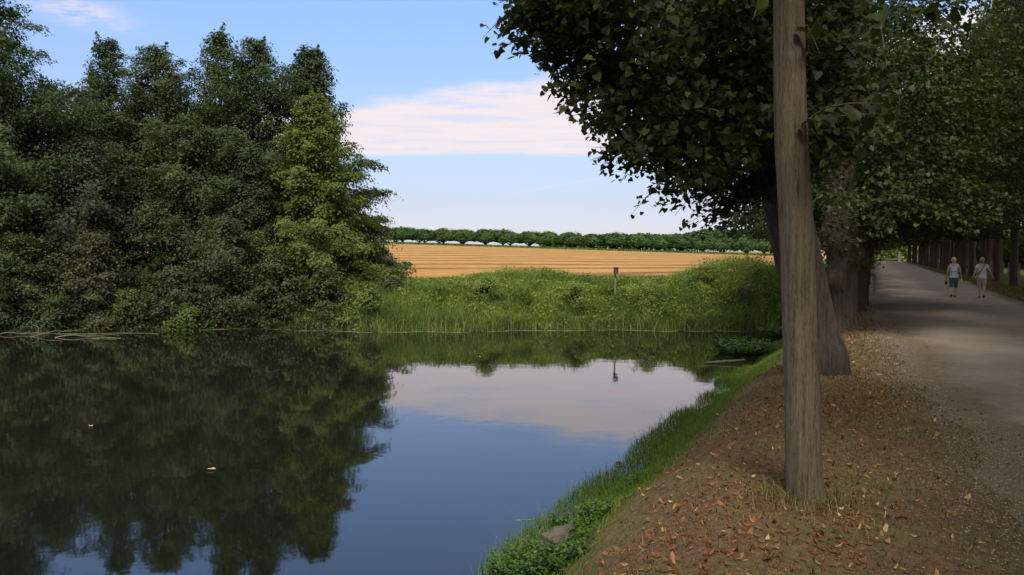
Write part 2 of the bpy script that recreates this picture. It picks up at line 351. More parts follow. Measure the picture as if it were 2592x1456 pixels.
# ------------------------------------------------------------------ leaf and blade generators
def unit(a): return a / np.maximum(np.linalg.norm(a, axis=-1, keepdims=True), 1e-9)
def leaf_quads(pos, nor, size, rng, aspect=1.5):
    """small pointed leaf faces"""
    n = len(pos); t = unit(np.cross(nor, rng.normal(size=(n, 3)))); b = np.cross(nor, t)
    s = size[:, None]
    V = np.stack([pos - t*s*.5*aspect, pos - b*s*.5 + nor*s*.10, pos + t*s*.5*aspect, pos + b*s*.5 + nor*s*.10], 1)
    return V.reshape(-1, 3), np.arange(n*4).reshape(n, 4)
HX = np.array([[0, 0], [-.38, -.10], [-.54, .26], [-.34, .68], [0, 1.08], [.34, .68], [.54, .26], [.38, -.10]])
def heart_leaves(pos, nor, tip, size, fold=.22):
    """heart shaped lime leaves, folded along the midrib; tip is the direction they point"""
    n = len(pos); nor = unit(nor); tip = unit(tip - nor*np.sum(tip*nor, -1, keepdims=True)); side = np.cross(tip, nor)
    V = pos[:, None, :] + size[:, None, None]*(HX[None, :, :1]*side[:, None, :] + HX[None, :, 1:]*tip[:, None, :]
        + (np.abs(HX[None, :, :1])*fold - .14*HX[None, :, 1:]**2)*nor[:, None, :])
    base = (np.arange(n)*8)[:, None]
    Fc = np.concatenate([base + np.array([[0, 1, 2, 3, 4]]), base + np.array([[4, 5, 6, 7, 0]])], 0)
    return V.reshape(-1, 3), Fc
def blades(pos, h, w, rng, lean=.35, up=None):
    """grass or reed blades: two bent segments each"""
    n = len(pos); a = rng.uniform(0, 2*np.pi, n); d = np.stack([np.cos(a), np.sin(a), 0*a], 1)
    a2 = rng.uniform(0, 2*np.pi, n); ln = np.stack([np.cos(a2), np.sin(a2), 0*a2], 1)*(rng.uniform(0, lean, n)*h)[:, None]
    z = np.array([0, 0, 1.0]); hw = (w*.5)[:, None]*d; H = h[:, None]
    m = pos + ln*.3 + z*H*.6; t = pos + ln*1.1 + z*H*np.sqrt(np.maximum(.2, 1 - rng.uniform(0, lean, n)**2))[:, None]
    V = np.stack([pos - hw, pos + hw, m + hw*.8, m - hw*.8, t + hw*.12, t - hw*.12], 1)
    b = (np.arange(n)*6)[:, None]
    return V.reshape(-1, 3), np.concatenate([b + np.array([[0, 1, 2, 3]]), b + np.array([[3, 2, 4, 5]])], 0)
class Wood:
    def __init__(s): s.V = []; s.F = []; s.n = 0
    def tube(s, pts, rad, sides=8, lumps=None, rng=None, flute=0):
        pts = np.asarray(pts, float); rad = np.asarray(rad, float); n = len(pts)
        tg = unit(np.gradient(pts, axis=0)); ref = np.array([1.0, 0.13, .07]) if abs(tg[0][0]) < .8 else np.array([0, 1.0, 0.1])
        a = unit(np.cross(tg, ref)); b = np.cross(tg, a)
        th = np.linspace(0, 2*np.pi, sides, endpoint=False)
        ring = np.cos(th)[None, :, None]*a[:, None, :] + np.sin(th)[None, :, None]*b[:, None, :]
        R = np.repeat(rad[:, None], sides, 1)
        if flute: R = R*(1 + flute*np.sin(th*5 + 1.3)[None, :] + flute*.7*np.sin(th*3 + pts[:, 2:3]*.8))
        V = pts[:, None, :] + ring*R[:, :, None]
        if lumps is not None:
            for (c, r, amp) in lumps:
                c = np.array(c); dd = np.linalg.norm(V - c, axis=-1); k = amp*np.exp(-(dd/r)**2)
                V = V + ring*k[:, :, None]
        V = V.reshape(-1, 3)
        i = np.arange(n*sides).reshape(n, sides); j = np.roll(i, -1, 1)
        s.F.append(np.stack([i[:-1].ravel(), j[:-1].ravel(), j[1:].ravel(), i[1:].ravel()], 1) + s.n)
        s.V.append(V); s.n += len(V)
    def build(s, name, mat, parent=None):
        return mesh_np(name, np.concatenate(s.V), np.concatenate(s.F), mat, parent, smooth=True)

ORD = ['first', 'second', 'third', 'fourth', 'fifth', 'sixth', 'seventh', 'eighth', 'ninth', 'tenth', 'eleventh', 'twelfth', 'thirteenth', 'fourteenth', 'fifteenth',
       'sixteenth', 'seventeenth', 'eighteenth', 'nineteenth', 'twentieth', 'twenty-first', 'twenty-second', 'twenty-third', 'twenty-fourth', 'twenty-fifth', 'twenty-sixth', 'twenty-seventh', 'twenty-eighth', 'twenty-ninth', 'thirtieth', 'thirty-first', 'thirty-second']
# ------------------------------------------------------------------ bank grove: crowns built of layered sprays
def crown_leaves(rng, H, R, z0, prof, nb=70, per=42, leaf=.115, cl=.33, lean=(0, 0), flat=.32, up=(.15, .8)):
    pos = []; nor = []; tone = []; limbs = []
    nb = int(nb*.8)
    for k in range(nb):
        t = (k + rng.uniform(0, 1))/nb; t = t**.92; zb = z0 + (H - z0)*t*.97
        az = k*2.39996 + rng.normal()*.3; L = R*prof(t)*rng.uniform(.5, 1.3)
        el = up[0] + (up[1] - up[0])*t + rng.normal()*.12
        cx, cy = lean[0]*t, lean[1]*t
        p0 = np.array([cx, cy, zb - .15*L]); d = np.array([math.cos(az)*math.cos(el), math.sin(az)*math.cos(el), math.sin(el)])
        limbs.append((p0, p0 + d*L*.6, .012 + .012*L))
        nc = max(3, int(L/.26))
        for q in range(nc):
            s = .22 + .78*(q + rng.uniform(0, 1))/nc
            side = np.cross(d, [0, 0, 1.0]); side = side/(np.linalg.norm(side) + 1e-6)
            wid = .20*L*(1.08 - s)
            c = p0 + d*L*s + side*rng.normal()*wid + np.array([0, 0, -.12*L*s*s + rng.normal()*.07*L*.6])
            taper = (1.15 - .55*s)*(1.1 - .4*t)
            m = int(per*2.3*rng.uniform(.6, 1.3)*taper)
            off = rng.normal(size=(m, 3))*np.array([cl, cl, cl*flat])*taper*rng.uniform(.75, 1.35)
            off += np.outer(rng.uniform(0, 1, m), d)*cl*.9
            off[:, 2] -= .25*(off[:, 0]**2 + off[:, 1]**2)/cl
            pos.append(c + off); tone.append(np.clip(rng.normal(.45, .10, m) + rng.normal()*.14 + off[:, 2]*.5, 0, 1))  # top light painted in: upper leaves of each spray lighter, lower ones darker
            nn = unit(rng.normal(size=(m, 3))*.42 + np.array([0, 0, .8]) + off*1.3 + d*.35); nor.append(nn)
    for q in range(int(nb/9)):
        t = rng.uniform(.62, 1.0); a = rng.uniform(0, 6.28); rr = R*prof(min(t, .99))*rng.uniform(.2, .85); hh = rng.uniform(.5, 1.3)*(H/12)**.5; m = int(70*hh); s = rng.uniform(0, 1, m)
        c = np.array([lean[0]*t + rr*math.cos(a), lean[1]*t + rr*math.sin(a), z0 + (H - z0)*(t*.93)])
        if q == 0: c = np.array([lean[0], lean[1], H - 1.5]); hh = 1.7; m = 150; s = rng.uniform(0, 1, m)
        off = np.stack([rng.normal(size=m)*.26*(1.08 - s), rng.normal(size=m)*.26*(1.08 - s), s*hh], 1); off[:, 0] += s*.3*hh*math.cos(a); off[:, 1] += s*.3*hh*math.sin(a)
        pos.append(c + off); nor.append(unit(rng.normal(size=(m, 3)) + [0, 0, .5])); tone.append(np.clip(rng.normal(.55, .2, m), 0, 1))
    pos = np.concatenate(pos); nor = np.concatenate(nor); tone = np.concatenate(tone)
    return pos, nor, leaf*.72*rng.uniform(.65, 1.3, len(pos)), tone, limbs
def make_tree(name, loc, H, R, z0, prof, mat, seed, trunk_r=.16, label=None, cat='tree', group=None, bark='bark_dark', **kw):
    rng = np.random.default_rng(seed); root = empty(name, loc)
    pos, nor, sz, tone, limbs = crown_leaves(rng, H, R, z0, prof, **kw)
    V, Fc = leaf_quads(pos, nor, sz, rng)
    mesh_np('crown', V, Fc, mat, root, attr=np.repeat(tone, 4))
    w = Wood(); ln = kw.get('lean', (0, 0)); zz = np.linspace(-.35, H*.95, 14); tt = zz/H
    w.tube(np.stack([ln[0]*tt.clip(0) + .08*np.sin(zz), ln[1]*tt.clip(0) + .08*np.cos(zz*1.3), zz], 1), trunk_r*(1.05 - tt*.98)*(1 + .5*np.exp(-(zz + .3)*3)), 9)
    for p0, p1, r in limbs[::2]:
        w.tube(np.stack([p0, (p0 + p1)/2 + [0, 0, .03], p1]), [r, r*.6, r*.2], 4)
    w.build('trunk' if cat == 'tree' else 'stems', MT[bark], root)
    if label: tag(root, label, cat, group)
    return root
oval = lambda t: math.sin(math.pi*min(1, max(.0, .16 + .84*t))**.85)**.75 if t < 1 else .05
cone = lambda t: (1 - t)**.75*.95 + .06 if t > .12 else .75 + 1.2*t
dome = lambda t: min(1, .55 + 1.6*t)*(1 - t**2.5)**.9 + .06
column = lambda t: min(1, .55 + 1.6*t)*(1 - t**1.9) + .05
def at_ground(px, D_): 
    p = P(px, HORIZ, D_); return (p[0], D_, float(gz(p[0], D_)))
def grove(name, px, top, D_, R, z0, prof, mat, seed, label, cat='tree', **kw):
    loc = at_ground(px, D_); H = P(px, top, D_)[2] - loc[2]
    loc = (loc[0], loc[1], max(loc[2], WATER - .1))
    return make_tree(name, loc, H, R, z0, prof, MT[mat], seed, label=label, cat=cat, **kw)
grove('alder_tree', -55, -130, 31.5, 4.9, 1.2, dome, 'alder', 1, 'tallest dark tree at the far left, its crown cut by the frame', nb=130, per=60, cl=.40, trunk_r=.2)
grove('alder_tree', 285, 92, 38, 3.5, 1.5, cone, 'alder', 2, 'dark pointed tree behind the gap beside the leftmost tall crown', nb=110, per=46, cl=.32)
grove('alder_tree', 405, 112, 37, 4.0, 1.5, dome, 'alder', 3, 'olive green round-topped tree in the middle left of the grove', nb=125, per=50, cl=.36)
grove('alder_tree', 562, 72, 38.5, 3.4, 2, cone, 'alder', 4, 'tree with the highest narrow tip in the middle of the grove', nb=120, per=46, cl=.34)
grove('alder_tree', 655, 96, 36.5, 4.0, 2, dome, 'alder', 5, 'broad green tree with a rounded top right of the highest tip', nb=130, per=50, cl=.36)
grove('alder_tree', 792, 118, 40, 4.6, .8, cone, 'alder', 6, 'dark cone-shaped tree at the right end of the grove against the sky', nb=180, per=50, cl=.36, leaf=.14, up=(-.05, .8))
grove('hornbeam_tree', 800, 240, 33.5, 3.7, .5, cone, 'lightgreen', 7, 'lighter yellow-green cone-shaped tree in front of the dark cone at the right grove end', nb=160, per=50, cl=.30, leaf=.12, up=(0, .75))
grove('alder_tree', 130, 205, 35, 3.9, 1.5, dome, 'alder', 8, 'dark slim tree filling in beside the leftmost tall crown', nb=105, per=48, cl=.38)
grove('alder_tree', 480, 300, 33.8, 3.2, 1.3, column, 'alder', 9, 'lower green tree in front of the olive round-topped one', nb=70, per=42, cl=.34)
grove('alder_tree', 220, 350, 32.5, 3.3, 1.0, column, 'willow', 10, 'low grey-green tree in the shade left of the grove', nb=66, per=42, cl=.36)
grove('alder_tree', 640, 380, 32.8, 2.7, 1.2, cone, 'alder', 12, 'low dark tree between the willow bush and the yellow-green cone', nb=60, per=42, cl=.32)
grove('alder_tree', 930, 560, 35.5, 2.2, .4, cone, 'alder', 13, 'small tree at the right foot of the grove hanging over the field edge', nb=52, per=38, cl=.28, up=(-.2, .6))
for k, (px, top, D_, R) in enumerate([(20, 200, 44, 4.4), (250, 190, 46, 4.0), (430, 200, 47, 4.0), (600, 200, 48, 4.0), (760, 420, 46, 2.8)]):
    grove('alder_tree', px, top, D_, R, 2.6, column, 'alder', 20 + k, ['dim tree at the back of the grove at the far left', 'dim tree at the back of the grove under the pointed tip', 'dim tree at the back of the grove under the round-topped tree',
          'dim tree at the back of the grove under the highest tip', 'dim tree at the back of the grove behind the yellow-green cone'][k], nb=60, per=40, cl=.42, leaf=.17)
bush_spots = [('willow_bush', 575, 560, 30.2, 2.5, 'willow', 'tall grey-green willow bush in the middle of the bank, hanging over the water', 60),
 ('willow_bush', 440, 690, 29.4, 1.7, 'willow', 'lower grey-green bush at the water left of the tall willow bush', 40),
 ('willow_bush', 50, 600, 28.9, 2.5, 'alder', 'big green bush at the left frame edge leaning to the water', 55),
 ('willow_bush', 235, 600, 29.4, 2.0, 'willow', 'dull grey-green bush under the low grey-green tree', 45),
 ('waterside_bush', 468, 778, 28.9, .95, 'lightgreen', 'small bright bush dipping into the water below the willow bush', 30),
 ('waterside_bush', 700, 640, 30.0, 1.8, 'alder', 'dark bush at the foot of the yellow-green cone, left side', 46),
 ('waterside_bush', 820, 690, 29.8, 1.6, 'alder', 'dark bush at the foot of the yellow-green cone, right side', 44),
 ('waterside_bush', 925, 730, 29.9, 1.2, 'herb', 'green bush at the right end of the wooded bank beside the reeds', 36),
 ('waterside_bush', 990, 715, 31.5, .95, 'willow', 'pale little bush between the grove and the open reeds', 26),
 ('waterside_bush', 330, 745, 28.9, 1.3, 'alder', 'dark low bush in the shaded gap left of the willow bushes', 30),
 ('waterside_bush', 130, 760, 28.6, 1.3, 'alder', 'dark low bush near the broken branches at the left water edge', 30)]
for k, (nm, px, top, D_, R, mt, lab, nb) in enumerate(bush_spots):
    grove(nm, px, top, D_, R, .1, lambda t: min(1, .75 + .8*t)*(1 - t**2.2) + .1, mt, 40 + k, lab, 'bush', nb=nb, per=38, cl=.26, leaf=.10, trunk_r=.05, up=(-.25, 1.0))
# dark undergrowth standing in the shade behind the first trunks
rng = np.random.default_rng(71); n = 60000; x = rng.uniform(-34, -7.8, n); y = shore(x) + .05 + rng.uniform(0, 1, n)**1.5*18; h = rng.uniform(0, 1, n)**1.6*1.5*(.55 + .45*np.sin(x*.9)*np.sin(y*.7))
pos = np.stack([x, y, gz(x, y) + h], 1); V, Fc = leaf_quads(pos, unit(rng.normal(size=(n, 3)) + [0, 0, .6]), rng.uniform(.10, .24, n), rng)
tag(mesh_np('undergrowth', V, Fc, MT['alder'], attr=np.repeat(rng.uniform(0, .7, n), 4)), 'dark leafy undergrowth in the shade under the grove', 'undergrowth', kind='stuff')

# ------------------------------------------------------------------ vegetation of the far bank
def place(n, x0, x1, y0, y1, rng): return rng.uniform(x0, x1, n), rng.uniform(y0, y1, n)
rng = np.random.default_rng(72)
def height_map(x, y):
    """plant height: clumps, a taller stand in the middle, a mound of grass at the right"""
    px = 1296 + F*x/y
    h = (.60 + .26*fnoise(x*1.9, y*1.9, 21))*(1 - .72*sm(33.5, 38, y))
    h = h + .36*np.exp(-((px - 1330)/120)**4)*np.exp(-((y - 36.5)/1.6)**2)
    h = h + .75*np.exp(-((px - 1860)/150)**2)*np.exp(-((y - 34.5)/3.2)**2)
    return np.clip(h, .12, 1.7)
n = 130000
y = 28.75 + (rng.uniform(0, 1, n)**1.25)*12.5; x = rng.uniform(-9.5, 14.5, n)
u, v = uv(x, y); k = (u < -2.4) & (x > -8.5 + .2*(y - 29)) & (y > shore(x) - .05); x, y = x[k], y[k]; n = len(x)
h = height_map(x, y)*rng.uniform(.55, 1.3, n)
V, Fc = blades(np.stack([x, y, gz(x, y) - .05], 1), h, rng.uniform(.012, .028, n), rng, .5)
tone = np.clip(.42 + .2*fnoise(x*.9, y*.9, 31) + rng.normal(0, .16, n), 0, .97)
tag(mesh_np('tall_grass', V, Fc, MT['reed'], attr=np.repeat(tone, 6)), 'tall green grass and weeds along the far bank before the field', 'grass', kind='stuff')
# reeds standing in the shallows: wide blades in tufts
n = 8500; cx = rng.uniform(-8, 11.2, 200); x = cx[rng.integers(0, 200, n)] + rng.normal(0, .22, n); y = shore(x) + rng.normal(.15, .28, n)
k = uv(x, y)[0] < -2.9; x, y = x[k], y[k]; n = len(x)
V, Fc = blades(np.stack([x, y, np.maximum(gz(x, y), WATER - .2)], 1), rng.uniform(.15, 1.0, n)*(.72 + .28*np.sin(x*1.3)*np.sin(x*4.1)), rng.uniform(.014, .034, n), rng, .75)
tag(mesh_np('reeds', V, Fc, MT['reed'], attr=np.repeat(np.clip(rng.normal(.42, .3, n), 0, 1), 6)), 'broad bladed reeds standing in the shallows of the far bank', 'reeds', kind='stuff')
# leafy herbs: clumps of leaves
nc = 1900; cy = 29.2 + rng.uniform(0, 1, nc)**1.1*10.8; cx = rng.uniform(-9, 14, nc); u, v = uv(cx, cy); k = (u < -2.8) & (cx > -8 + .2*(cy - 29)); cx, cy = cx[k], cy[k]
hh = height_map(cx, cy)*rng.uniform(.7, 1.15, len(cx)); m = 52
off = rng.normal(size=(len(cx), m, 3))*np.array([.26, .26, .0]); zz = rng.uniform(.15, 1, (len(cx), m))**.7
px_ = cx[:, None] + off[..., 0]*(1.15 - .5*zz); py_ = cy[:, None] + off[..., 1]*(1.15 - .5*zz); pz_ = gz(cx, cy)[:, None] + zz*hh[:, None]
pos = np.stack([px_, py_, pz_], -1).reshape(-1, 3); n = len(pos)
V, Fc = leaf_quads(pos, unit(rng.normal(size=(n, 3))*.8 + [0, 0, .8]), rng.uniform(.035, .08, n), rng, 2.1)
tn = np.clip(np.repeat(rng.normal(.45, .16, len(cx)), m) + rng.normal(0, .14, n), 0, 1)
tag(mesh_np('leafy_weeds', V, Fc, MT['herb'], attr=np.repeat(tn, 4)), 'mass of leafy green nettles and weeds on the far bank', 'weeds', kind='stuff')
def bush(name, px, D_, H, R, mat, seed, label, nb=30, leaf=.055, per=60, cat='bush', cl=.2, base=None):
    loc = at_ground(px, D_) if base is None else base
    return make_tree(name, loc, H, R, .03, lambda t: min(1, .7 + .9*t)*(1 - t**2.4) + .12, MT[mat], seed, label=label, cat=cat, trunk_r=.02, nb=nb, per=per, cl=cl, leaf=leaf, up=(-.1, 1.1))
bush('shrub', 1790, 31.2, 1.15, .95, 'herb', 61, 'round bright green shrub on the far bank right of the nest box post', 34)
bush('shrub', 1905, 31.5, 1.3, .8, 'herb', 62, 'rough green shrub on the grassy mound near the leaning trunk', 30)
bush('dock_plant', 1232, 34.4, .55, .55, 'dock', 63, 'reddish brown dock plant on the left of the taller weed stand', 16, cat='plant')
bush('dock_plant', 1300, 34.0, .5, .6, 'dock', 64, 'reddish brown dock plant in the middle of the taller weed stand', 16, cat='plant')
bush('dock_plant', 1880, 30.0, .7, .5, 'dock', 65, 'brownish withered plant low on the right mound', 16, cat='plant')
bush('shrub', 1230, 30.4, .95, .75, 'reed', 66, 'pale green feathery clump at the water left of the middle of the far bank', 28)
bush('shrub', 1460, 30.5, .95, .85, 'reed', 67, 'pale green feathery clump at the water below the nest box post, left side', 28)
bush('shrub', 1640, 30.3, .95, .8, 'reed', 68, 'pale green feathery clump at the water right of the nest box post', 28)

# floating duckweed rim, sticks and leaves on the water
def ribbon(name, pts, wid, z, mat, rng, label, cat, group=None):
    pts = np.asarray(pts, float); n = len(pts); tg = unit(np.gradient(pts, axis=0)); nn = np.stack([-tg[:, 1], tg[:, 0]], 1)
    w = .7*wid*(.05 + .92*np.abs(np.sin(np.arange(n)*.37 + rng.uniform(0, 6))*np.cos(np.arange(n)*.9)))*np.sin(np.linspace(.05, 3.09, n))**.4
    V = np.concatenate([np.c_[pts + nn*w[:, None], np.full(n, z + .005)], np.c_[pts - nn*w[:, None], np.full(n, z + .005)],
                        np.c_[pts - nn*w[:, None], np.full(n, z - .01)], np.c_[pts + nn*w[:, None], np.full(n, z - .01)]])
    Fc = []
    for a in range(4):
        b = (a + 1) % 4; i = np.arange(n - 1); Fc.append(np.stack([a*n + i, b*n + i, b*n + i + 1, a*n + i + 1], 1))
    return tag(mesh_np(name, V, np.concatenate(Fc), mat), label, cat, group)
labs = ['long thin strip of yellow-green duckweed below the yellow-green cone tree', 'thin strip of duckweed left of the open reeds', 'strip of duckweed in front of the reeds below the dock plants',
        'strip of duckweed in front of the reeds below the nest box post', 'short strip of duckweed near the right end of the far bank', 'faint strip of duckweed under the left bushes']
for k, (xa, xb, w, dy) in enumerate([(-8.3, -5.2, .10, -.75), (-5.0, -1.6, .13, -.55), (-.9, 3.0, .12, -.5), (3.2, 6.2, .11, -.45), (6.6, 8.8, .08, -.35), (-20, -13, .10, -1.0)]):
    xx = np.linspace(xa, xb, 60); r_ = np.random.default_rng(90 + k)
    yy = shore(xx) + dy + .05*np.sin(xx*2.1 + k) + .04*np.sin(xx*5)
    ribbon('duckweed_strip', np.c_[xx, yy], w, WATER, MT['duckweed'], r_, labs[k], 'duckweed', 'strips of duckweed on the far water edge')
def stick(p, q, r, label, sag=.05, name='fallen_branch'):
    w = Wood(); p, q = np.array(p, float), np.array(q, float); t = np.linspace(0, 1, 8)[:, None]
    pts = p*(1 - t) + q*t + np.array([0, 0, 1])*sag*np.sin(t*3.1) + .04*np.sin(t*9 + r*300); w.tube(pts - p, r*(1.1 - .8*t[:, 0]), 7)
    d = (q - p); 
    for s_, e in ((.45, .35), (.7, -.3)):
        b = (p*(1 - s_) + q*s_) - p; w.tube(np.stack([b, b + d*.14 + [0, .1, e*.15], b + d*.25 + [0, .2, e*.3]])+[0, 0, 0], [r*.5, r*.35, r*.1], 5)
    o = w.build(name, MT['deadwood']); o.location = p; return tag(o, label, 'branch', 'dead branches at the left water edge')
z = WATER
stick((-17.3, 27.4, z), (-17.7, 27.5, z + .5), .016, 'thin dead branch standing up out of the water at the left')
stick((-18.6, 27.0, z + .02), (-17.0, 27.2, z + .03), .02, 'pale branch lying flat on the water at the far left')
stick((-17.0, 26.4, z + .02), (-15.4, 27.3, z + .2), .016, 'dead branch leaning up from the water right of the upright one')
stick((-16.0, 26.2, z + .01), (-13.9, 26.4, z + .03), .02, 'long pale branch lying on the water, rightmost of the dead branches')
ribbon('lily_patch', np.c_[np.linspace(-14.6, -13.6, 20), 26.0 + .1*np.sin(np.linspace(0, 3, 20))], .13, WATER, MT['duckweed'], np.random.default_rng(3), 'small pale weed patch floating right of the dead branches', 'duckweed')
for k, (a, b, w_) in enumerate([(1735, 1060, .16), (1715, 1078, .06), (1395, 1325, .09), (1335, 1325, .03)]):
    Dk = 2.9*F/(b - HORIZ); p = P(a, b, Dk); xx = np.linspace(-.28, .28, 16)*(1 if w_ > .1 else .5)
    ribbon('lily_patch', np.c_[p[0] + xx, p[1] + .15*xx], w_, WATER, MT['duckweed'], np.random.default_rng(k), ['pale weed patch floating beside the grassy bank', 'smaller weed scrap just below the patch beside the grassy bank',
        'little weed patch floating above the stone at the bank corner', 'tiny weed scrap floating left of the patch by the stone'][k], 'duckweed')
for k, (a, b, s_, lab) in enumerate([(1570, 1182, .075, 'dark curled leaf floating on the blue water near the bank'), (535, 1198, .05, 'pale leaf floating on the dark reflection of the grove'), (232, 1085, .045, 'small pale leaf floating far left on the dark reflection'),
                                (1210, 905, .05, 'pale leaf scrap floating below the reeds')]):
    Dk = 2.9*F/(b - HORIZ); p = P(a, b, Dk); r_ = np.random.default_rng(k)
    V, Fc = heart_leaves(np.zeros((3, 3)) + r_.normal(size=(3, 3))*[s_*.3, s_*.3, 0] + [0, 0, .012], np.array([[.1, -.3, 1], [.3, .1, 1], [-.3, 0, 1.]]), r_.normal(size=(3, 3)), np.array([s_, s_*.8, s_*.7]), .5)
    me = bpy.data.meshes.new('floating_leaf'); me.from_pydata(V.tolist(), [], Fc.tolist()); at = me.attributes.new('tone', 'FLOAT', 'POINT')
    at.data.foreach_set('value', np.full(len(V), [.0, .95, .9, .9][k], np.float32)); me.materials.append(MT['litter'])
    o = bpy.data.objects.new('floating_leaf', me); COL.objects.link(o); o.location = (p[0], p[1], WATER + .006); tag(o, lab, 'leaf')

# nest box post on the far bank
def box_bm(bm, c, s, rot=None, bev=.01):
    r = bmesh.ops.create_cube(bm, size=1, matrix=Matrix.Translation(c) @ (rot or Matrix()) @ Matrix.Diagonal((*s, 1)))
    if bev: bmesh.ops.bevel(bm, geom=list({e for v in r['verts'] for e in v.link_edges}), offset=bev, segments=2, affect='EDGES')
def bm_obj(name, bm, mat, parent=None, smooth=False):
    me = bpy.data.meshes.new(name); bm.to_mesh(me); bm.free(); me.materials.append(mat)
    if smooth: me.shade_smooth()
    o = bpy.data.objects.new(name, me); COL.objects.link(o); o.parent = parent; return o
MT['post'] = plain('weathered_post', (.12, .12, .07), .85, .3, 14, .5); MT['boxwood'] = plain('dark_box_wood', (.035, .035, .025), .8, .3, 14, .4)
pp = P(1557, 700, 31.3); g = float(gz(pp[0], 31.3)); top = P(1557, 678, 31.3)[2]
nb_ = empty('nest_box_post', (pp[0], 31.3, g), .2); tag(nb_, 'thin wooden post with a small dark nest box standing in the far bank weeds', 'post')
bm = bmesh.new(); box_bm(bm, (0, 0, (top - .06 - g)/2 - .1), (.06, .06, top - g + .1)); bm_obj('post', bm, MT['post'], nb_)
bx = bmesh.new(); box_bm(bx, (0, -.11, top - g - .13), (.16, .16, .24)); nbx = bm_obj('nest_box', bx, MT['boxwood'], nb_)
bm = bmesh.new(); box_bm(bm, (0, -.12, top - g + .005), (.20, .22, .022), Matrix.Rotation(.12, 4, 'X'), .004); bm_obj('roof', bm, MT['boxwood'], nbx)

# ------------------------------------------------------------------ row of small trees across the field, the wood behind
def field_tree(seed):
    rng = np.random.default_rng(seed); root = empty('field_tree')
    n = 3400; a = rng.uniform(0, 2*np.pi, n); ct = rng.uniform(-.35, 1, n); r = rng.uniform(.55, 1, n)**.5
    bump_ = 1 + .14*np.sin(a*3 + seed)*np.cos(ct*4) + .08*np.sin(a*7 + seed*2)
    st = np.sqrt(1 - ct**2); pos = np.stack([3.2*r*st*np.cos(a)*bump_, 3.0*r*st*np.sin(a)*bump_, 2.9 + 3.0*r*ct*bump_], 1)
    pos[:, 2] = np.maximum(pos[:, 2], .85 + .35*np.sin(a*4 + seed) + rng.uniform(0, .3, n))
    V, Fc = leaf_quads(pos, unit(pos - [0, 0, 2.5] + rng.normal(size=(n, 3))*1.2), rng.uniform(.22, .5, n), rng, 1.3)
    mesh_np('crown', V, Fc, MT['field_tree'], root, attr=np.repeat(np.clip(rng.normal(.35, .2, n) + (pos[:, 2] - 3)*.09, 0, 1), 4))  # leaf tone rises with height, painting the high sun's light into the crown
    w = Wood(); w.tube([[0, 0, -.3], [0, 0, .4], [.05, 0, 1.3], [0, .05, 2.4]], [.36, .26, .24, .12], 8)
    for k in range(5):
        b = k*1.26; w.tube([[0, 0, .9], [.9*math.cos(b), .9*math.sin(b), 1.7], [1.9*math.cos(b), 1.9*math.sin(b), 2.6]], [.14, .1, .04], 5)
    w.build('trunk', MT['bark_dark'], root); return root
protos = [field_tree(s) for s in (1, 2, 3)]; used = [False]*3
cnt = 0
for row, (Yr, off, dx) in enumerate([(204.0, 0, 5.75), (212.0, 2.4, 6.1)]):
    xpos = -47.0 + off; vis = 0
    while xpos < 74:
        k = int(RNG.integers(0, 3)); xx = xpos + RNG.normal()*.45; yy = Yr - .05*(xx) + RNG.normal()*.7
        if used[k]: o = copy_tree(protos[k])
        else: o = protos[k]; used[k] = True
        s_ = RNG.uniform(.86, 1.12)*(1 if xx > -40 else .9)
        o.location = (xx, yy, float(gz(xx, yy)) - .05); o.rotation_euler = (0, 0, RNG.uniform(0, 6.28)); o.scale = (s_*1.2, s_*1.2, s_*.76)
        row_n = 'front row' if row == 0 else 'back row'
        pxx_ = 1296 + F*xx/yy; seen = 965 < pxx_ < 1945
        lab = '%s round-headed tree from the left in the %s across the golden field' % (ORD[vis], row_n) if seen else 'round-headed field tree in the %s, hidden behind nearer trees' % row_n
        vis += seen
        tag(o, lab, 'tree', 'round-headed trees, %s beyond the field' % row_n)
        xpos += dx; cnt += 1
# grassy strip under that row
rng = np.random.default_rng(73); n = 26000; x = rng.uniform(-60, 80, n); y = 203 - .05*x + rng.uniform(-5.5, 9, n)
V, Fc = blades(np.stack([x, y, gz(x, y)], 1), rng.uniform(.3, .65, n), rng.uniform(.2, .4, n), rng, .5)
tag(mesh_np('verge_grass', V, Fc, MT['grass'], attr=np.repeat(rng.uniform(0, .7, n), 6)), 'dull green grass strip under the row of field trees', 'grass', kind='stuff')
n = 30000; x = rng.uniform(20, 330, n); y = rng.uniform(520, 560, n) - .1*x
topw = 10 + 5*sm(20, 190, x) + 1.6*fnoise(x*.35, y*.1, 44); z = gz(x, y) + rng.uniform(0, 1, n)**.6*topw
V, Fc = leaf_quads(np.stack([x, y, z], 1), unit(rng.normal(size=(n, 3)) + [0, -.4, .6]), rng.uniform(.9, 2.0, n), rng, 1.2)
MT['farwood'] = leaf_mat('leaves_farwood', [(0, (.024, .046, .020)), (1, (.055, .085, .038))], .2)  # green greyed towards blue, distance haze put into the leaf colour
tag(mesh_np('distant_wood', V, Fc, MT['farwood'], attr=np.repeat(rng.uniform(0, 1, n), 4)), 'low dark wood on the horizon behind the field trees', 'wood', kind='stuff')

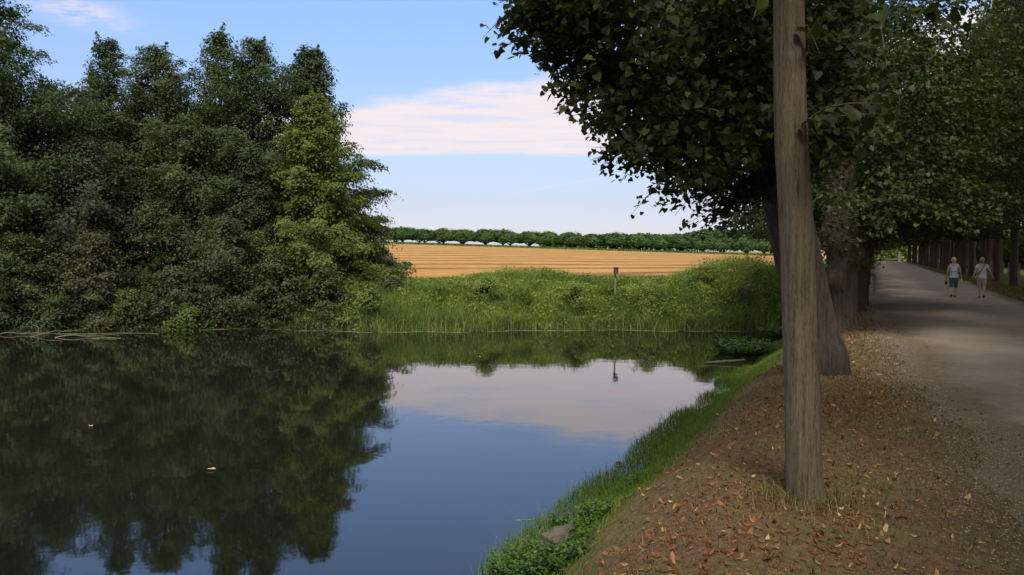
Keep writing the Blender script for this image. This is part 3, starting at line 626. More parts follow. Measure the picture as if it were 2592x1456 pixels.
# ------------------------------------------------------------------ the lime avenue
def lime_crown(rng, z0, z1, R, nclus, per, leaf, dens_top=.6, cen=(0, 0), heart=False, drop=.7):
    pos = []; nor = []; tone = []; tip = []
    for k in range(nclus):
        t = rng.uniform(0, 1)**1.5
        zc = z0 + (z1 - z0)*t; a = rng.uniform(0, 6.283); rr = R*math.sqrt(max(0, 1 - (1.5*max(0, t - .35))**2))*rng.uniform(.15, 1)**.5
        zc -= drop*(rr/R)**2*(1 - t)
        m = int(per*rng.uniform(.6, 1.4)*(1 - (1 - dens_top)*t)); d = np.array([math.cos(a), math.sin(a), -.25])
        s = rng.uniform(0, 1, m); wv = (.42*(1.05 - s))[:, None]
        off = np.outer(s - .4, d)*1.3 + rng.normal(size=(m, 3))*np.array([1, 1, .45])*wv
        pos.append(np.array([cen[0] + rr*math.cos(a), cen[1] + rr*math.sin(a), zc]) + off)
        tone.append(np.clip(rng.normal(.45, .2, m) + rng.normal()*.1, 0, 1)); nor.append(rng.normal(size=(m, 3))*.55 + [0, 0, 1] + d*.3)
        tip.append(rng.normal(size=(m, 3))*.7 + d + [0, 0, -.6])
    pos, nor, tone, tip = map(np.concatenate, (pos, nor, tone, tip)); sz = leaf*rng.uniform(.6, 1.2, len(pos))
    return pos, unit(nor), sz, tone, tip
def avenue_trunk(w, r0, H, rng, lumps=None, lean=(0, 0), sides=16, flute=.07):
    zz = np.concatenate([np.linspace(-.3, 1.0, 10), np.linspace(1.15, H, 26)])
    x_ = lean[0]*zz.clip(0) + .04*np.sin(zz*1.3); y_ = lean[1]*zz.clip(0) + .04*np.cos(zz*1.1)
    r = r0*(1 + .55*np.exp(-(zz + .15)*3.2) - .35*np.clip(zz/H, 0, 1))
    w.tube(np.stack([x_, y_, zz], 1), r, sides, lumps, flute=flute)
def lime(seed, leaf, nclus, per, z0=3.5):
    rng = np.random.default_rng(seed); root = empty('lime_tree')
    pos, nor, sz, tone, tip = lime_crown(rng, z0, 8.5, 4.7, nclus, per, leaf)
    V, Fc = leaf_quads(pos, nor, sz, rng, 1.25)
    mesh_np('crown', V, Fc, MT['linden'], root, attr=np.repeat(tone, 4))
    w = Wood(); lumps = [((rng.uniform(-.3, .3), rng.uniform(-.3, .3), rng.uniform(.8, 2.8)), rng.uniform(.14, .28), rng.uniform(.08, .2)) for _ in range(6)]
    avenue_trunk(w, .29, 6.5, rng, lumps)
    for k in range(9):
        a = k*2.4; z_ = rng.uniform(2.8, 5.5); L = rng.uniform(1.6, 3.2)
        w.tube([[0, 0, z_], [L*.5*math.cos(a), L*.5*math.sin(a), z_ + .9], [L*math.cos(a), L*math.sin(a), z_ + 1.3]], [.12, .07, .02], 6)
    w.build('trunk', MT['bark_old'], root); return root
# crowns whose tips face the pond in the photograph: the big leaning lime
HERO = empty('lime_tree', (0, 0, 0))
tb = P(2080, 955, 11.3); tb[2] = float(gz(tb[0], tb[1])); HERO.location = tb
tag(HERO, 'old leaning lime right behind the slim foreground trunk, its crown over the pond', 'tree')
w = Wood(); tp = [P(2090, 990, 11.3), P(2080, 950, 11.3), P(2060, 850, 11.25), P(2040, 760, 11.2), P(2020, 660, 11.1), P(1998, 560, 11.0), P(1978, 460, 10.9), P(1960, 340, 10.8), P(1945, 180, 10.8), P(1930, 0, 10.8), P(1925, -200, 10.8)]
tp = np.array(tp); ts = np.linspace(0, 10, 60); tpi = np.stack([np.interp(ts, np.arange(11), tp[:, k]) for k in range(3)], 1)
rad = np.interp(ts, [0, 1, 2, 3, 4, 6, 8, 10], [.45, .39, .35, .335, .325, .30, .26, .18])
rng = np.random.default_rng(5)
w.tube(tpi - tb, rad, 28, [((-.25, -.2, 2.4), .2, .06), ((.2, -.2, 1.3), .2, .05), ((.1, -.35, .25), .3, .08)], flute=.05)
for k in range(16):
    a = rng.uniform(math.pi*.55, math.pi*1.6); q = P(1955 + rng.uniform(-10, 10), rng.uniform(-150, 430), 10.8) - tb; L = rng.uniform(1.2, 2.3)
    w.tube([q, q + [L*.5*math.cos(a), L*.5*math.sin(a), .5], q + [L*math.cos(a), L*math.sin(a), .4]], [.10, .05, .015], 6)
HW = w
PS, NR, SZ, TN, TP = [], [], [], [], []
twigs = Wood()
def twig(p0, p1, n, spread, leaf, rng, wood=True):
    p0, p1 = np.array(p0), np.array(p1); d = p1 - p0; s = np.sort(rng.uniform(0, 1, n)); sag = -.10*np.linalg.norm(d)
    c = p0 + s[:, None]*d + np.array([0, 0, 1])*(sag*s*s)[:, None]
    off = rng.normal(size=(n, 3))*(spread*(1.03 - s) + .035)[:, None]*np.array([1, 1, .7]); c = c + off
    PS.append(c); SZ.append(leaf*rng.uniform(.6, 1.15, n)*(1.05 - .25*s))
    dd = unit(d); NR.append(rng.normal(size=(n, 3))*.6 + np.array([0, -.3, .9])); TP.append(rng.normal(size=(n, 3))*.6 + dd*.8 + np.array([0, 0, -.8]))
    TN.append(np.clip(rng.normal(.5, .2, n), 0, 1))
    if wood:
        q = np.linspace(0, 1, 5); pts = p0 + q[:, None]*d + np.array([0, 0, 1])*(sag*q*q)[:, None]; twigs.tube(pts - tb, .009*(1.1 - q*.9), 4)
hem = [(1283, 22, 7.4), (1292, 55, 7.5), (1300, 85, 7.5), (1302, 118, 7.6), (1345, 128, 7.8), (1395, 150, 7.9), (1400, 190, 8.0), (1412, 250, 8.2), (1450, 225, 8.3), (1488, 318, 8.5), (1520, 300, 8.6), (1545, 355, 8.8), (1538, 412, 9), (1580, 405, 9.1),
       (1628, 410, 9.1), (1635, 465, 9.3), (1650, 498, 9.4), (1695, 505, 9.6), (1730, 548, 9.8), (1745, 500, 9.8), (1792, 535, 10), (1808, 530, 10), (1850, 492, 10.2), (1880, 478, 10.5), (1895, 490, 10.6)]
rng = np.random.default_rng(6); origin = P(1935, 250, 11)
for (a, b, d_) in hem:
    tipp = P(a, b, d_); inn = P(a + 150 + rng.uniform(0, 60), b - 95 + rng.uniform(-30, 10), d_ + rng.uniform(.2, .8))
    twig(inn, tipp, 62, .17, .088, rng)
    for q in range(3):
        s = rng.uniform(.2, .75); p0 = inn*(1 - s) + tipp*s; twig(p0, p0 + (tipp - inn)*.42 + rng.normal(size=3)*.16, 18, .07, .085, rng)
# body of the crown: sprays from the limbs outwards, all inside the hem
hx = np.array([1270, 1300, 1400, 1470, 1540, 1640, 1720, 1800, 1900, 2300]); hy = np.array([-20, 95, 170, 270, 350, 430, 485, 480, 430, 400])
def hem_y(x_): return np.interp(x_, hx, hy)
for k in range(620):
    a = rng.uniform(1300, 2180); d_ = rng.uniform(7.3, 13.5); 
    b = hem_y(a) - 25 - rng.uniform(0, 1)**1.15*620
    if a < 1420 and b < -230: continue
    p1 = P(a, b, d_); dirn = unit(p1 - P(1960, 150, 11.2)); L = rng.uniform(.6, 1.2)
    twig(p1 - dirn*L*.6 + [0, 0, .2], p1 + dirn*L*.25, 74, .25, .092, rng, wood=(k % 3 == 0))
for k in range(14):                                         # shoots round the burrs of the leaning trunk
    q = P(2070 + rng.uniform(-10, 60), rng.uniform(540, 640), 11.2); twig(q, q + [rng.uniform(.1, .45), rng.uniform(-.3, .1), rng.uniform(-.1, .2)], 9, .06, .07, rng)
pos = np.concatenate(PS) - tb; V, Fc = heart_leaves(pos, np.concatenate(NR), np.concatenate(TP), np.concatenate(SZ))
mesh_np('crown', V, Fc, MT['linden'], HERO, attr=np.repeat(np.concatenate(TN), 8))
HW.V += twigs.V; HW.F += [f + HW.n for f in twigs.F]; HW.build('trunk', MT['bark_old'], HERO)
# slim young lime in the foreground
nb0 = P(2041, 1285, 5.4); nb0[2] = float(gz(nb0[0], nb0[1])); YL = empty('lime_tree', nb0)
tag(YL, 'slim straight lime trunk in the foreground with its foot among fallen leaves', 'tree')
w = Wood(); pts = []; rr = []
for (a, b, wd) in [(2046, 1340, 175), (2043, 1300, 122), (2039, 1265, 94), (2036, 1220, 90), (2034, 1150, 88), (2031, 1000, 86), (2025, 850, 84), (2020, 700, 83), (2015, 580, 82), (2009, 460, 81), (2003, 375, 79), (2000, 290, 77), (1998, 150, 75), (1997, 0, 73), (1997, -250, 68), (2000, -600, 60), (2000, -900, 48)]:
    p = P(a, b, 5.4); pts.append(p - nb0); rr.append(wd/2*5.4/F)
q = np.linspace(0, len(pts) - 1, 80); pts = np.array(pts); pi_ = np.stack([np.interp(q, np.arange(len(pts)), pts[:, k]) for k in range(3)], 1)
kn = P(1962, 342, 5.36) - nb0; kn2 = P(1992, 642, 5.29) - nb0; kn3 = P(2038, 292, 5.36) - nb0
w.tube(pi_, np.interp(q, np.arange(len(rr)), rr), 36, [(kn, .03, .018), (kn2, .025, .006), (kn3, .03, .008), (P(2085, 1285, 5.3) - nb0, .07, .04)], flute=.025)
for k in range(9):
    a = k*2.4; z_ = pts[-1][2] - 1.9*rng.uniform(0, 1); c = np.array([pts[-1][0], 0, z_]); L = rng.uniform(1.2, 2.2)
    w.tube([c, c + [L*.5*math.cos(a), L*.5*math.sin(a), .4], c + [L*math.cos(a), L*math.sin(a), .6]], [.05, .03, .01], 6)
for a_, b_, c_, d_ in ((2032, 312, 2150, 262),):
    w.tube([P(a_, b_, 5.3) - nb0, P((a_ + c_)/2, b_ - 40, 5.0) - nb0, P(c_, d_, 4.8) - nb0, P(2235, 262, 4.7) - nb0], [.008, .006, .005, .002], 5)
YW = w
PS, NR, SZ, TN, TP = [], [], [], [], []; twigs = Wood(); tb_keep = tb; tb = nb0
rng = np.random.default_rng(8)
twig(P(2040, 312, 5.3), P(2225, 262, 4.7), 15, .035, .115, rng); twig(P(2040, 312, 5.3), P(2075, 345, 5.1), 4, .03, .10, rng)
twig(P(2225, 40, 4.9), P(2245, 150, 4.7), 9, .06, .11, rng); twig(P(1935, -20, 4.6), P(1905, 40, 4.5), 4, .02, .12, rng); twig(P(1740, -40, 5.2), P(1660, 55, 5.0), 12, .07, .10, rng)
twig(P(2045, 70, 5.2), P(2075, 130, 5.2), 5, .04, .10, rng); twig(P(2330, -10, 5.0), P(2440, 70, 4.9), 16, .08, .10, rng)
for k in range(230):
    a = rng.uniform(0, 6.283); r = 2.9*rng.uniform(0, 1)**.5; zc = rng.uniform(4.3, 7.4) - .2*r; c = np.array([nb0[0] + r*math.cos(a) - .2, nb0[1] + r*math.sin(a) + .3, zc])
    if c[2] - CH < (HORIZ + 15)/F*c[1] + (.75 if c[0] < .35*max(c[1], 0) else 0): continue            # its lowest leaves start above eye level, out of the frame
    twig(c, c + [.6*math.cos(a), .6*math.sin(a), -.15], 44, .26, .10, rng, wood=(k % 4 == 0))
V, Fc = heart_leaves(np.concatenate(PS) - nb0, np.concatenate(NR), np.concatenate(TP), np.concatenate(SZ))
mesh_np('crown', V, Fc, MT['linden'], YL, attr=np.repeat(np.concatenate(TN), 8)); YW.V += twigs.V; YW.F += [f + YW.n for f in twigs.F]; YW.build('trunk', MT['bark_young'], YL)

# old lime with the big burrs, third in the row, and the one behind it
def burr_lime(base_px, base_py, D_, r0, lumps, label, seed, lean=(0, 0), shoots=40, z0=3.1):
    b = P(base_px, base_py, D_); b[2] = float(gz(b[0], b[1])); rng = np.random.default_rng(seed); root = empty('lime_tree', b); tag(root, label, 'tree')
    w = Wood(); avenue_trunk(w, r0, 6.8, rng, [(np.array(P(a, c, D_ - .25)) - b, r, am) for a, c, r, am in lumps], lean, 30, .06)
    for k in range(10):
        a = k*2.4; z_ = rng.uniform(3.6, 6); L = rng.uniform(1.2, 2.4)
        w.tube([[lean[0]*z_, lean[1]*z_, z_], [L*.5*math.cos(a), L*.5*math.sin(a), z_ + .9], [L*math.cos(a), L*math.sin(a), z_ + 1.3]], [.09, .05, .015], 7)
    w.build('trunk', MT['bark_old'], root)
    pos, nor, sz, tone, tip = lime_crown(rng, z0, 9.5, 3.2, 820, 64, .085, cen=(.5, .2))
    ps, tn = [pos], [tone]; nr = [nor]; tps = [tip]; szs = [sz]
    for k in range(shoots):
        a = rng.uniform(0, 6.283); c = np.array([r0*1.2*math.cos(a), r0*1.2*math.sin(a), rng.uniform(1.3, 3.3)]); m = 12
        s = rng.uniform(0, 1, m); ps.append(c + np.outer(s, [.5*math.cos(a), .5*math.sin(a), .15]) + rng.normal(size=(m, 3))*.07); tn.append(rng.uniform(.3, 1, m)); nr.append(unit(rng.normal(size=(m, 3)) + [0, 0, 1])); tps.append(rng.normal(size=(m, 3)) + [0, 0, -.8]); szs.append(np.full(m, .075))
    V, Fc = heart_leaves(np.concatenate(ps), np.concatenate(nr), np.concatenate(tps), np.concatenate(szs))
    mesh_np('crown', V, Fc, MT['linden'], root, attr=np.repeat(np.concatenate(tn), 8)); return root
burr_lime(2124, 838, 18.0, .37, [(2095, 600, .30, .42), (2085, 550, .22, .3), (2108, 705, .24, .36), (2155, 640, .22, .3), (2100, 500, .3, .25), (2140, 580, .2, .25)], 'old lime with big dark burrs, next behind the leaning lime in the left row', 31)
burr_lime(2164, 788, 24.0, .30, [(2150, 620, .3, .38), (2180, 660, .24, .3), (2170, 560, .3, .2)], 'old knobbly lime between the burred lime and the hoop barrier', 32)
burr_lime(2181, 776, 26.3, .20, [(2188, 700, .25, .12), (2203, 648, .2, .22)], 'dark lime trunk with a round burr, close behind the knobbly lime', 33, z0=3.2)
near_p = [lime(s, .095, 800, 120) for s in (51, 52)]; far_p = [lime(s, .21, 520, 42, 3.3) for s in (53, 54)]
used = set()
def put_lime(u, v, label, group, dark=0):
    pr = near_p if abs(v - 20) < 42 else far_p; k = int(RNG.integers(0, 2)); src = pr[k]
    if src.name in used: o = copy_tree(src)
    else: o = src; used.add(src.name)
    x_, y_ = xy(u + RNG.normal()*.12, v + RNG.normal()*.3); o.location = (x_, y_, float(gz(x_, y_)) - .03); o.rotation_euler = (0, 0, RNG.uniform(0, 6.28))
    s_ = RNG.uniform(.92, 1.08); o.scale = (s_, s_, s_); return tag(o, label, 'tree', group)
v = 36.5; k = 0
while v < 215:
    o = put_lime(-.75, v, '%s lime of the left row counted from the tree beside the hoop barrier' % ORD[k], 'left row of the lime avenue'); o.scale = (.62, .62, 1.15); v += 6.9; k += 1
for v in (-6.8, -13.0, -20.0): put_lime(-1.6, v, 'lime of the left row standing behind the viewer', 'left row of the lime avenue behind the viewer')
for v in (-23.0, -16.0, -9.0, -2.2): put_lime(7.0, v, 'lime of the right row standing behind the viewer', 'right row of the lime avenue behind the viewer')
for v in (1.5, 8.5, 15.5, 22.5): put_lime(7.0, v, 'unseen lime of the right row beside the viewer, added to shade the path', 'right row of the lime avenue beside the viewer').scale = (.95, .95, 1.1) if v < 10 else (.62, .62, 1.3)  # unseen limes added and narrowed to set how much light reaches the path
v = 30.2; k = 0
while v < 215:
    lab = '%s lime trunk from the right frame edge in the row beside the path' % ORD[k] if v > 45 else 'lime of the right row whose trunk is outside the frame, crown hanging in'
    o = put_lime(7.0, v, lab, 'right row of the lime avenue'); o.scale = (.60, .60, 1.6 if v > 36 else 1.5); k += v > 45; v += 6.8
v = 17.6
while v < 215:
    put_lime(10.6, v, 'lime in the shade behind the right row of the avenue', 'second row of limes on the right').scale.z *= 2.6; v += 7.4
# dense hedge closing the view on the right
rng = np.random.default_rng(75); n = 60000; v = rng.uniform(22, 225, n); u = 16.5 + rng.uniform(0, 3, n); hz_ = rng.uniform(0, 1, n)*(5.5 + .8*np.sin(v*.4))
x_, y_ = xy(u, v); V, Fc = leaf_quads(np.stack([x_, y_, gz(x_, y_) + hz_], 1), unit(rng.normal(size=(n, 3))), rng.uniform(.2, .42, n), rng, 1.3)
tag(mesh_np('hedge', V, Fc, MT['alder'], attr=np.repeat(rng.uniform(0, .6, n), 4)), 'dark overgrown hedge deep in the shade behind the right tree rows', 'hedge')
n = 16000; u = rng.uniform(-9, 22, n); v = 232 + rng.uniform(0, 5, n) ; h = rng.uniform(0, 1, n)*14
x_, y_ = xy(u, v); V, Fc = leaf_quads(np.stack([x_, y_, gz(x_, y_) + h], 1), unit(rng.normal(size=(n, 3))), rng.uniform(.35, .8, n), rng, 1.3)
tag(mesh_np('avenue_end_trees', V, Fc, MT['herb'], attr=np.repeat(rng.uniform(0, 1, n), 4)), 'bright green trees closing the far end of the avenue', 'trees', kind='stuff')
MT['paleroad'] = plain('pale_road', (.62, .60, .55), .9, .1, 2)
rx = np.array([xy(-14, 216), xy(24, 216), xy(24, 223), xy(-14, 223)]); tag(mesh_np('cross_road', np.c_[rx, gz(rx[:, 0], rx[:, 1]) + .05], [[0, 1, 2, 3]], MT['paleroad']), kind='structure')
# white gate post pair at the end, hoop barrier, right-hand wire fence
MT['white'] = plain('white_paint', (.78, .78, .76), .5, .06, 5)
def gate_post(u, v, label):
    x_, y_ = xy(u, v); bm = bmesh.new(); box_bm(bm, (0, 0, .95), (.75, .35, 1.9), bev=.03); box_bm(bm, (0, 0, 1.96), (.9, .5, .12), bev=.02)
    r = bmesh.ops.create_uvsphere(bm, u_segments=12, v_segments=8, radius=.24, matrix=Matrix.Translation((0, 0, 2.22)))
    o = bm_obj('gate_pillar', bm, MT['white']); o.location = (x_, y_, float(gz(x_, y_))); o.rotation_euler = (0, 0, -.45); return tag(o, label, 'pillar')
gate_post(5.1, 210, 'small white pillar at the far end of the path beside the right row')
MT['greymetal'] = plain('grey_paint', (.16, .16, .17), .6, .2, 10)
hb = P(2213, 747, 33.5); hb[2] = float(gz(hb[0], hb[1])); HB = empty('hoop_barrier', hb); tag(HB, 'grey rounded hoop barrier standing between the left tree row and the path', 'barrier')
w = Wood(); a = np.linspace(0, math.pi/2, 9); arc = [[-.22 + .22*math.cos(t), 0, .78 + .22*math.sin(t)] for t in a]
pts = [[0, 0, -.1], [0, 0, .3], [0, 0, .6]] + arc + [[-.45, .05, 1.0], [-1.0, .1, .98]]
w.tube(pts, np.full(len(pts), .085), 12); w.build('hoop_tube', MT['greymetal'], HB)
w = Wood(); w.tube([[-1.0, .1, -.1], [-1.0, .1, .5], [-1.0, .1, 1.05]], [.075]*3, 10); w.build('post', MT['greymetal'], HB)
MT['wire'] = plain('fence_wire', (.13, .13, .13), .5, .1, 10)
FN = empty('wire_fence', (0, 0, 0)); tag(FN, 'low wire fence with thin posts in the dark behind the right row of trunks', 'fence')
fx, fy = xy(8.6, 38); FN.location = (fx, fy, 0)
for k in range(22):
    x_, y_ = xy(8.6, 36 + 2.4*k); bm = bmesh.new(); box_bm(bm, (x_ - fx, y_ - fy, .6 + float(gz(x_, y_))), (.06, .06, 1.3)); bm_obj('post', bm, MT['greymetal'], FN)
w = Wood()
for hh_ in (.35, .7, 1.1):
    w.tube([np.array([*xy(8.55, q), hh_]) - [fx, fy, 0] for q in np.linspace(36, 87, 23)], np.full(23, .008), 5)
w.build('wires', MT['wire'], FN)

# ------------------------------------------------------------------ near bank: grass, litter, plants, stone
rng = np.random.default_rng(80)
def scatter(n, u0, u1, v0, v1, pw=1.0): return rng.uniform(u0, u1, n), v0 + (v1 - v0)*rng.uniform(0, 1, n)**pw
u, v = scatter(170000, -3.3, -1.75, 2.0, 31, 1.25); e = -2.74 + .035*(v - 8) + .12*fnoise(u*0 + v*.8, v*.8, 50); k = rng.uniform(0, 1, len(u)) < sm(.75, -.15, u - e)
u, v = u[k], v[k]; x_, y_ = xy(u, v); z = gz(x_, y_); k = z > WATER - .06; x_, y_, z, u, v = x_[k], y_[k], z[k], u[k], v[k]; n = len(x_)
hgt = rng.uniform(.03, .09, n)*(1 + 1.2*sm(-2.75, -3.15, u)*rng.uniform(0, 1, n)**3*2); V, Fc = blades(np.stack([x_, y_, z - .01], 1), hgt, rng.uniform(.003, .0065, n)*(1 + v*.05), rng, .9)
tag(mesh_np('bank_grass', V, Fc, MT['grass'], attr=np.repeat(np.clip(rng.normal(.5, .2, n) + .15*fnoise(x_, y_, 7), 0, 1), 6)), 'fresh green grass fringe along the near water edge', 'grass', kind='stuff')
u, v = scatter(52000, -2.7, 1.2, 1.8, 34, 1.5); x_, y_ = xy(u, v); k = rng.uniform(0, 1, len(u)) < .25 + .75*sm(-.2, .6, fnoise(x_*1.3, y_*1.3, 51)); k &= u < np.interp(v, pv, lw) + rng.exponential(.22, len(u)) - .05
x_, y_, u, v = x_[k], y_[k], u[k], v[k]; n = len(x_); V, Fc = blades(np.stack([x_, y_, gz(x_, y_)], 1), rng.uniform(.02, .06, n), rng.uniform(.003, .007, n)*(1 + v*.06), rng, 1.3)
tag(mesh_np('dry_grass', V, Fc, MT['drygrass'], attr=np.repeat(np.clip(rng.normal(.4, .22, n), 0, 1), 6)), 'sparse dry olive grass on the bare earth between the trunks', 'grass', kind='stuff')
u, v = scatter(30000, 5.0, 7.2, 26, 120, 1.5); k = u > np.interp(v, pv, rw) - .2; u, v = u[k], v[k]; x_, y_ = xy(u, v); n = len(x_)
V, Fc = blades(np.stack([x_, y_, gz(x_, y_)], 1), rng.uniform(.04, .12, n), rng.uniform(.02, .05, n), rng, 1.0)
tag(mesh_np('verge_grass', V, Fc, MT['drygrass'], attr=np.repeat(rng.uniform(0, .6, n), 6)), 'thin grass verge between the path and the right row of trunks', 'grass', kind='stuff')
# fallen leaves
n = 60000; u, v = scatter(n, -2.75, 1.8, 1.6, 30, 1.7); x_, y_ = xy(u, v); dns = np.clip(.22 + 1.0*np.exp(-((x_ - nb0[0] - .05)**2 + (y_ - nb0[1] + .1)**2)/.16) + .85*np.exp(-((u + .75)/.85)**2) + .45*fnoise(x_*1.6, y_*1.6, 52), 0, 1.2); dns *= 1 - .72*sm(.0, 1.0, u); dns *= 1 - .9*sm(-1.9, -2.4, u)
k = rng.uniform(0, 1.15, n) < dns; x_, y_, u, v = x_[k], y_[k], u[k], v[k]; n = len(x_)
s = (.006 + .021*rng.uniform(0, 1, n)**2.2)*(1 + .025*v); nn = unit(rng.normal(size=(n, 3))*.55 + [0, 0, 1]); t = unit(np.cross(nn, rng.normal(size=(n, 3)))); b = np.cross(nn, t); c0 = np.stack([x_, y_, gz(x_, y_) + .012], 1)
curl = rng.uniform(.1, .75, n)[:, None]*s[:, None]; S = s[:, None]; wd = rng.uniform(.18, .62, n)[:, None]
V = np.stack([c0 - t*S*1.25 + nn*curl, c0 - b*S*wd - t*S*.3, c0 + b*S*wd - t*S*.2, c0 - b*S*wd*.8 + t*S*.5, c0 + b*S*wd*.8 + t*S*.5, c0 + t*S*1.3 + nn*curl*.8], 1).reshape(-1, 3)
B = (np.arange(n)*6)[:, None]; Fc = np.concatenate([B + np.array([[0, 1, 2]]), B + np.array([[1, 3, 4]]), B + np.array([[1, 4, 2]]), B + np.array([[3, 5, 4]])])
tag(mesh_np('fallen_leaves', V, Fc, MT['litter'], attr=np.repeat(np.clip(rng.beta(2.0, 2.4, n) + .12*(u > -.2), 0, 1), 6)), 'scatter of curled orange and tan fallen leaves on the bank', 'fallen leaves', kind='stuff')
n = 16000; v = 2 + 34*rng.uniform(0, 1, n)**1.6; u = np.interp(v, pv, lw) + rng.normal(0, .28, n); x_, y_ = xy(u, v)
pz_ = gz(x_, y_) + .008 + .006*(u > np.interp(v, pv, lw)); s = rng.uniform(.003, .009, n)*(1 + .03*v); c0 = np.stack([x_, y_, pz_], 1)
O = np.array([[1, 0, 0], [0, 1, 0], [-1, 0, 0], [0, -1, 0], [0, 0, .7]]); V = c0[:, None] + O[None]*s[:, None, None]*rng.uniform(.6, 1.3, (n, 5, 1))
B = (np.arange(n)*5)[:, None]; Fc = np.concatenate([B + np.array([[0, 1, 4]]), B + np.array([[1, 2, 4]]), B + np.array([[2, 3, 4]]), B + np.array([[3, 0, 4]])])
MT['pebble'] = plain('pebble', (.22, .19, .155), .9, .5, 40)
tag(mesh_np('gravel', V.reshape(-1, 3), Fc, MT['pebble']), 'loose pebbles along the worn edge between path and earth', 'gravel', kind='stuff')
# tufts and drifted leaves round the foot of the slim trunk
n = 900; a = rng.uniform(0, 6.283, n); r = .15 + rng.exponential(.10, n); x_ = nb0[0] + r*np.cos(a); y_ = nb0[1] + r*np.sin(a)
V, Fc = blades(np.stack([x_, y_, gz(x_, y_)], 1), rng.uniform(.03, .12, n), rng.uniform(.003, .006, n), rng, 1.0)
tag(mesh_np('dry_grass', V, Fc, MT['drygrass'], attr=np.repeat(rng.uniform(.1, 1, n), 6)), 'dry tufts round the foot of the slim foreground trunk', 'grass', kind='stuff')
n = 240; v = 2.2 + 20*rng.uniform(0, 1, n)**1.6; u = rng.normal(-.6, .8, n).clip(-2.2, 1.2); x_, y_ = xy(u, v); w = Wood()
for k in range(n):
    a = rng.uniform(0, 6.283); L = rng.uniform(.04, .16); d = np.array([math.cos(a)*L, math.sin(a)*L, 0]); c = np.array([x_[k], y_[k], float(gz(x_[k], y_[k])) + .012]); w.tube([c, c + d*.5 + rng.normal(size=3)*[.008, .008, .002], c + d], [.0022, .0018, .0008], 4)
tag(w.build('twig_litter', MT['deadwood']), 'thin dry twigs strewn among the fallen leaves on the bank', 'twigs', kind='stuff')
# leafy plants at the water
def leafy(name, base, R, H, nst, seed, label, leaf=.05, mat='shore_leaf'):
    rng = np.random.default_rng(seed); base = np.array(base, float); root = empty(name, base); tag(root, label, 'plant'); w = Wood(); ps, nr, tp, sz, tn = [], [], [], [], []
    for k in range(nst):
        a = rng.uniform(0, 6.283); r = R*rng.uniform(0, 1)**.6; c = np.array([r*.6*math.cos(a), r*.6*math.sin(a), 0.]); c[2] = float(gz(base[0] + c[0], base[1] + c[1])) - base[2]
        if c[2] < WATER - base[2]: c[2] = WATER - base[2] - .02
        h = H*rng.uniform(.5, 1.1); e_ = c + np.array([r*.45*math.cos(a) + rng.normal()*.03, r*.45*math.sin(a) + rng.normal()*.03, h]); mid = (c + e_)/2 + rng.normal(size=3)*.015
        w.tube([c, mid, e_], [.0035, .003, .0015], 4); m = int(h/leaf*2.2) + 3; s = np.linspace(.12, 1, m); q = c + (e_ - c)*s[:, None]
        az = np.arange(m)*2.2 + rng.uniform(0, 6); d = np.stack([np.cos(az), np.sin(az), .25 + 0*az], 1)
        ps.append(q); tp.append(d + rng.normal(size=(m, 3))*.15); nr.append(np.array([0, 0, 1.]) + rng.normal(size=(m, 3))*.3 + d*np.array([-.3, -.3, 0])); sz.append(leaf*rng.uniform(.7, 1.2, m)*(1.15 - .5*s)); tn.append(np.clip(rng.normal(.5, .2, m), 0, 1))
    V, Fc = heart_leaves(*map(np.concatenate, (ps, nr, tp, sz))); mesh_np('leaves', V, Fc, MT[mat], root, attr=np.repeat(np.concatenate(tn), 8)); w.build('stems', MT[mat], root); return root
def wb(px, py, z_):                                           # point on the ground seen at a pixel: march out to the land
    for D_ in np.arange(3, 60, .02):
        p = P(px, py, D_)
        if p[2] <= max(float(gz(p[0], D_)), WATER): return p
    return p
for k, (a, b, R, H, ns, lab, lf) in enumerate([(1385, 1440, .50, .24, 95, 'lush green leafy plant at the corner of the bank by the stone', .05), (1290, 1452, .26, .20, 26, 'low leafy shoots leaning over the water left of the lush plant', .05),
      (1415, 1345, .12, .20, 12, 'small leafy shoot rising behind the stone', .045), (1500, 1325, .22, .20, 26, 'leafy shoots above the stone where the grass fringe starts', .045), (1600, 1225, .12, .12, 9, 'tiny leafy sprig in the grass fringe below the floating leaf', .035)]):
    leafy('waterside_plant', wb(a, b, 0), R, H, ns, 200 + k, lab, lf)
leafy('waterside_plant', wb(1880, 893, 0), .95, .42, 150, 210, 'dense glossy green plant hanging into the pond where the banks meet', .085)
leafy('waterside_plant', wb(1955, 850, 0), .6, .4, 60, 211, 'smaller glossy green plant up the bank beside the dense one', .08)
def rock(base, s, seed, label):
    rng = np.random.default_rng(seed); bm = bmesh.new(); bmesh.ops.create_icosphere(bm, subdivisions=4, radius=1)
    for v_ in bm.verts:
        c = v_.co; f = 1 + .16*math.sin(3*c.x + seed)*math.cos(4*c.y) + .08*math.sin(9*c.x + 5*c.z) + .04*math.sin(17*c.y + 11*c.x); v_.co = Vector((c.x*s[0]*f, c.y*s[1]*f, c.z*s[2]*f))
    o = bm_obj('stone', bm, MT['stone'], smooth=True); o.location = base; o.rotation_euler = (.1, .15, .7); return tag(o, label, 'stone')
p = wb(1435, 1375, 0); rock((p[0], p[1] + .12, p[2] - .02), (.30, .18, .12), 3, 'earthy brown stone at the water edge above the lush green plant')
st = wb(1850, 925, 0); w = Wood(); w.tube([[-.5, 0, 0], [0, .05, .03], [.55, 0, .08]], [.03, .035, .02], 7); o = w.build('fallen_branch', MT['deadwood']); o.location = (st[0] - .1, st[1] + .3, WATER + .02); tag(o, 'short dead branch floating under the dense glossy plant', 'branch')

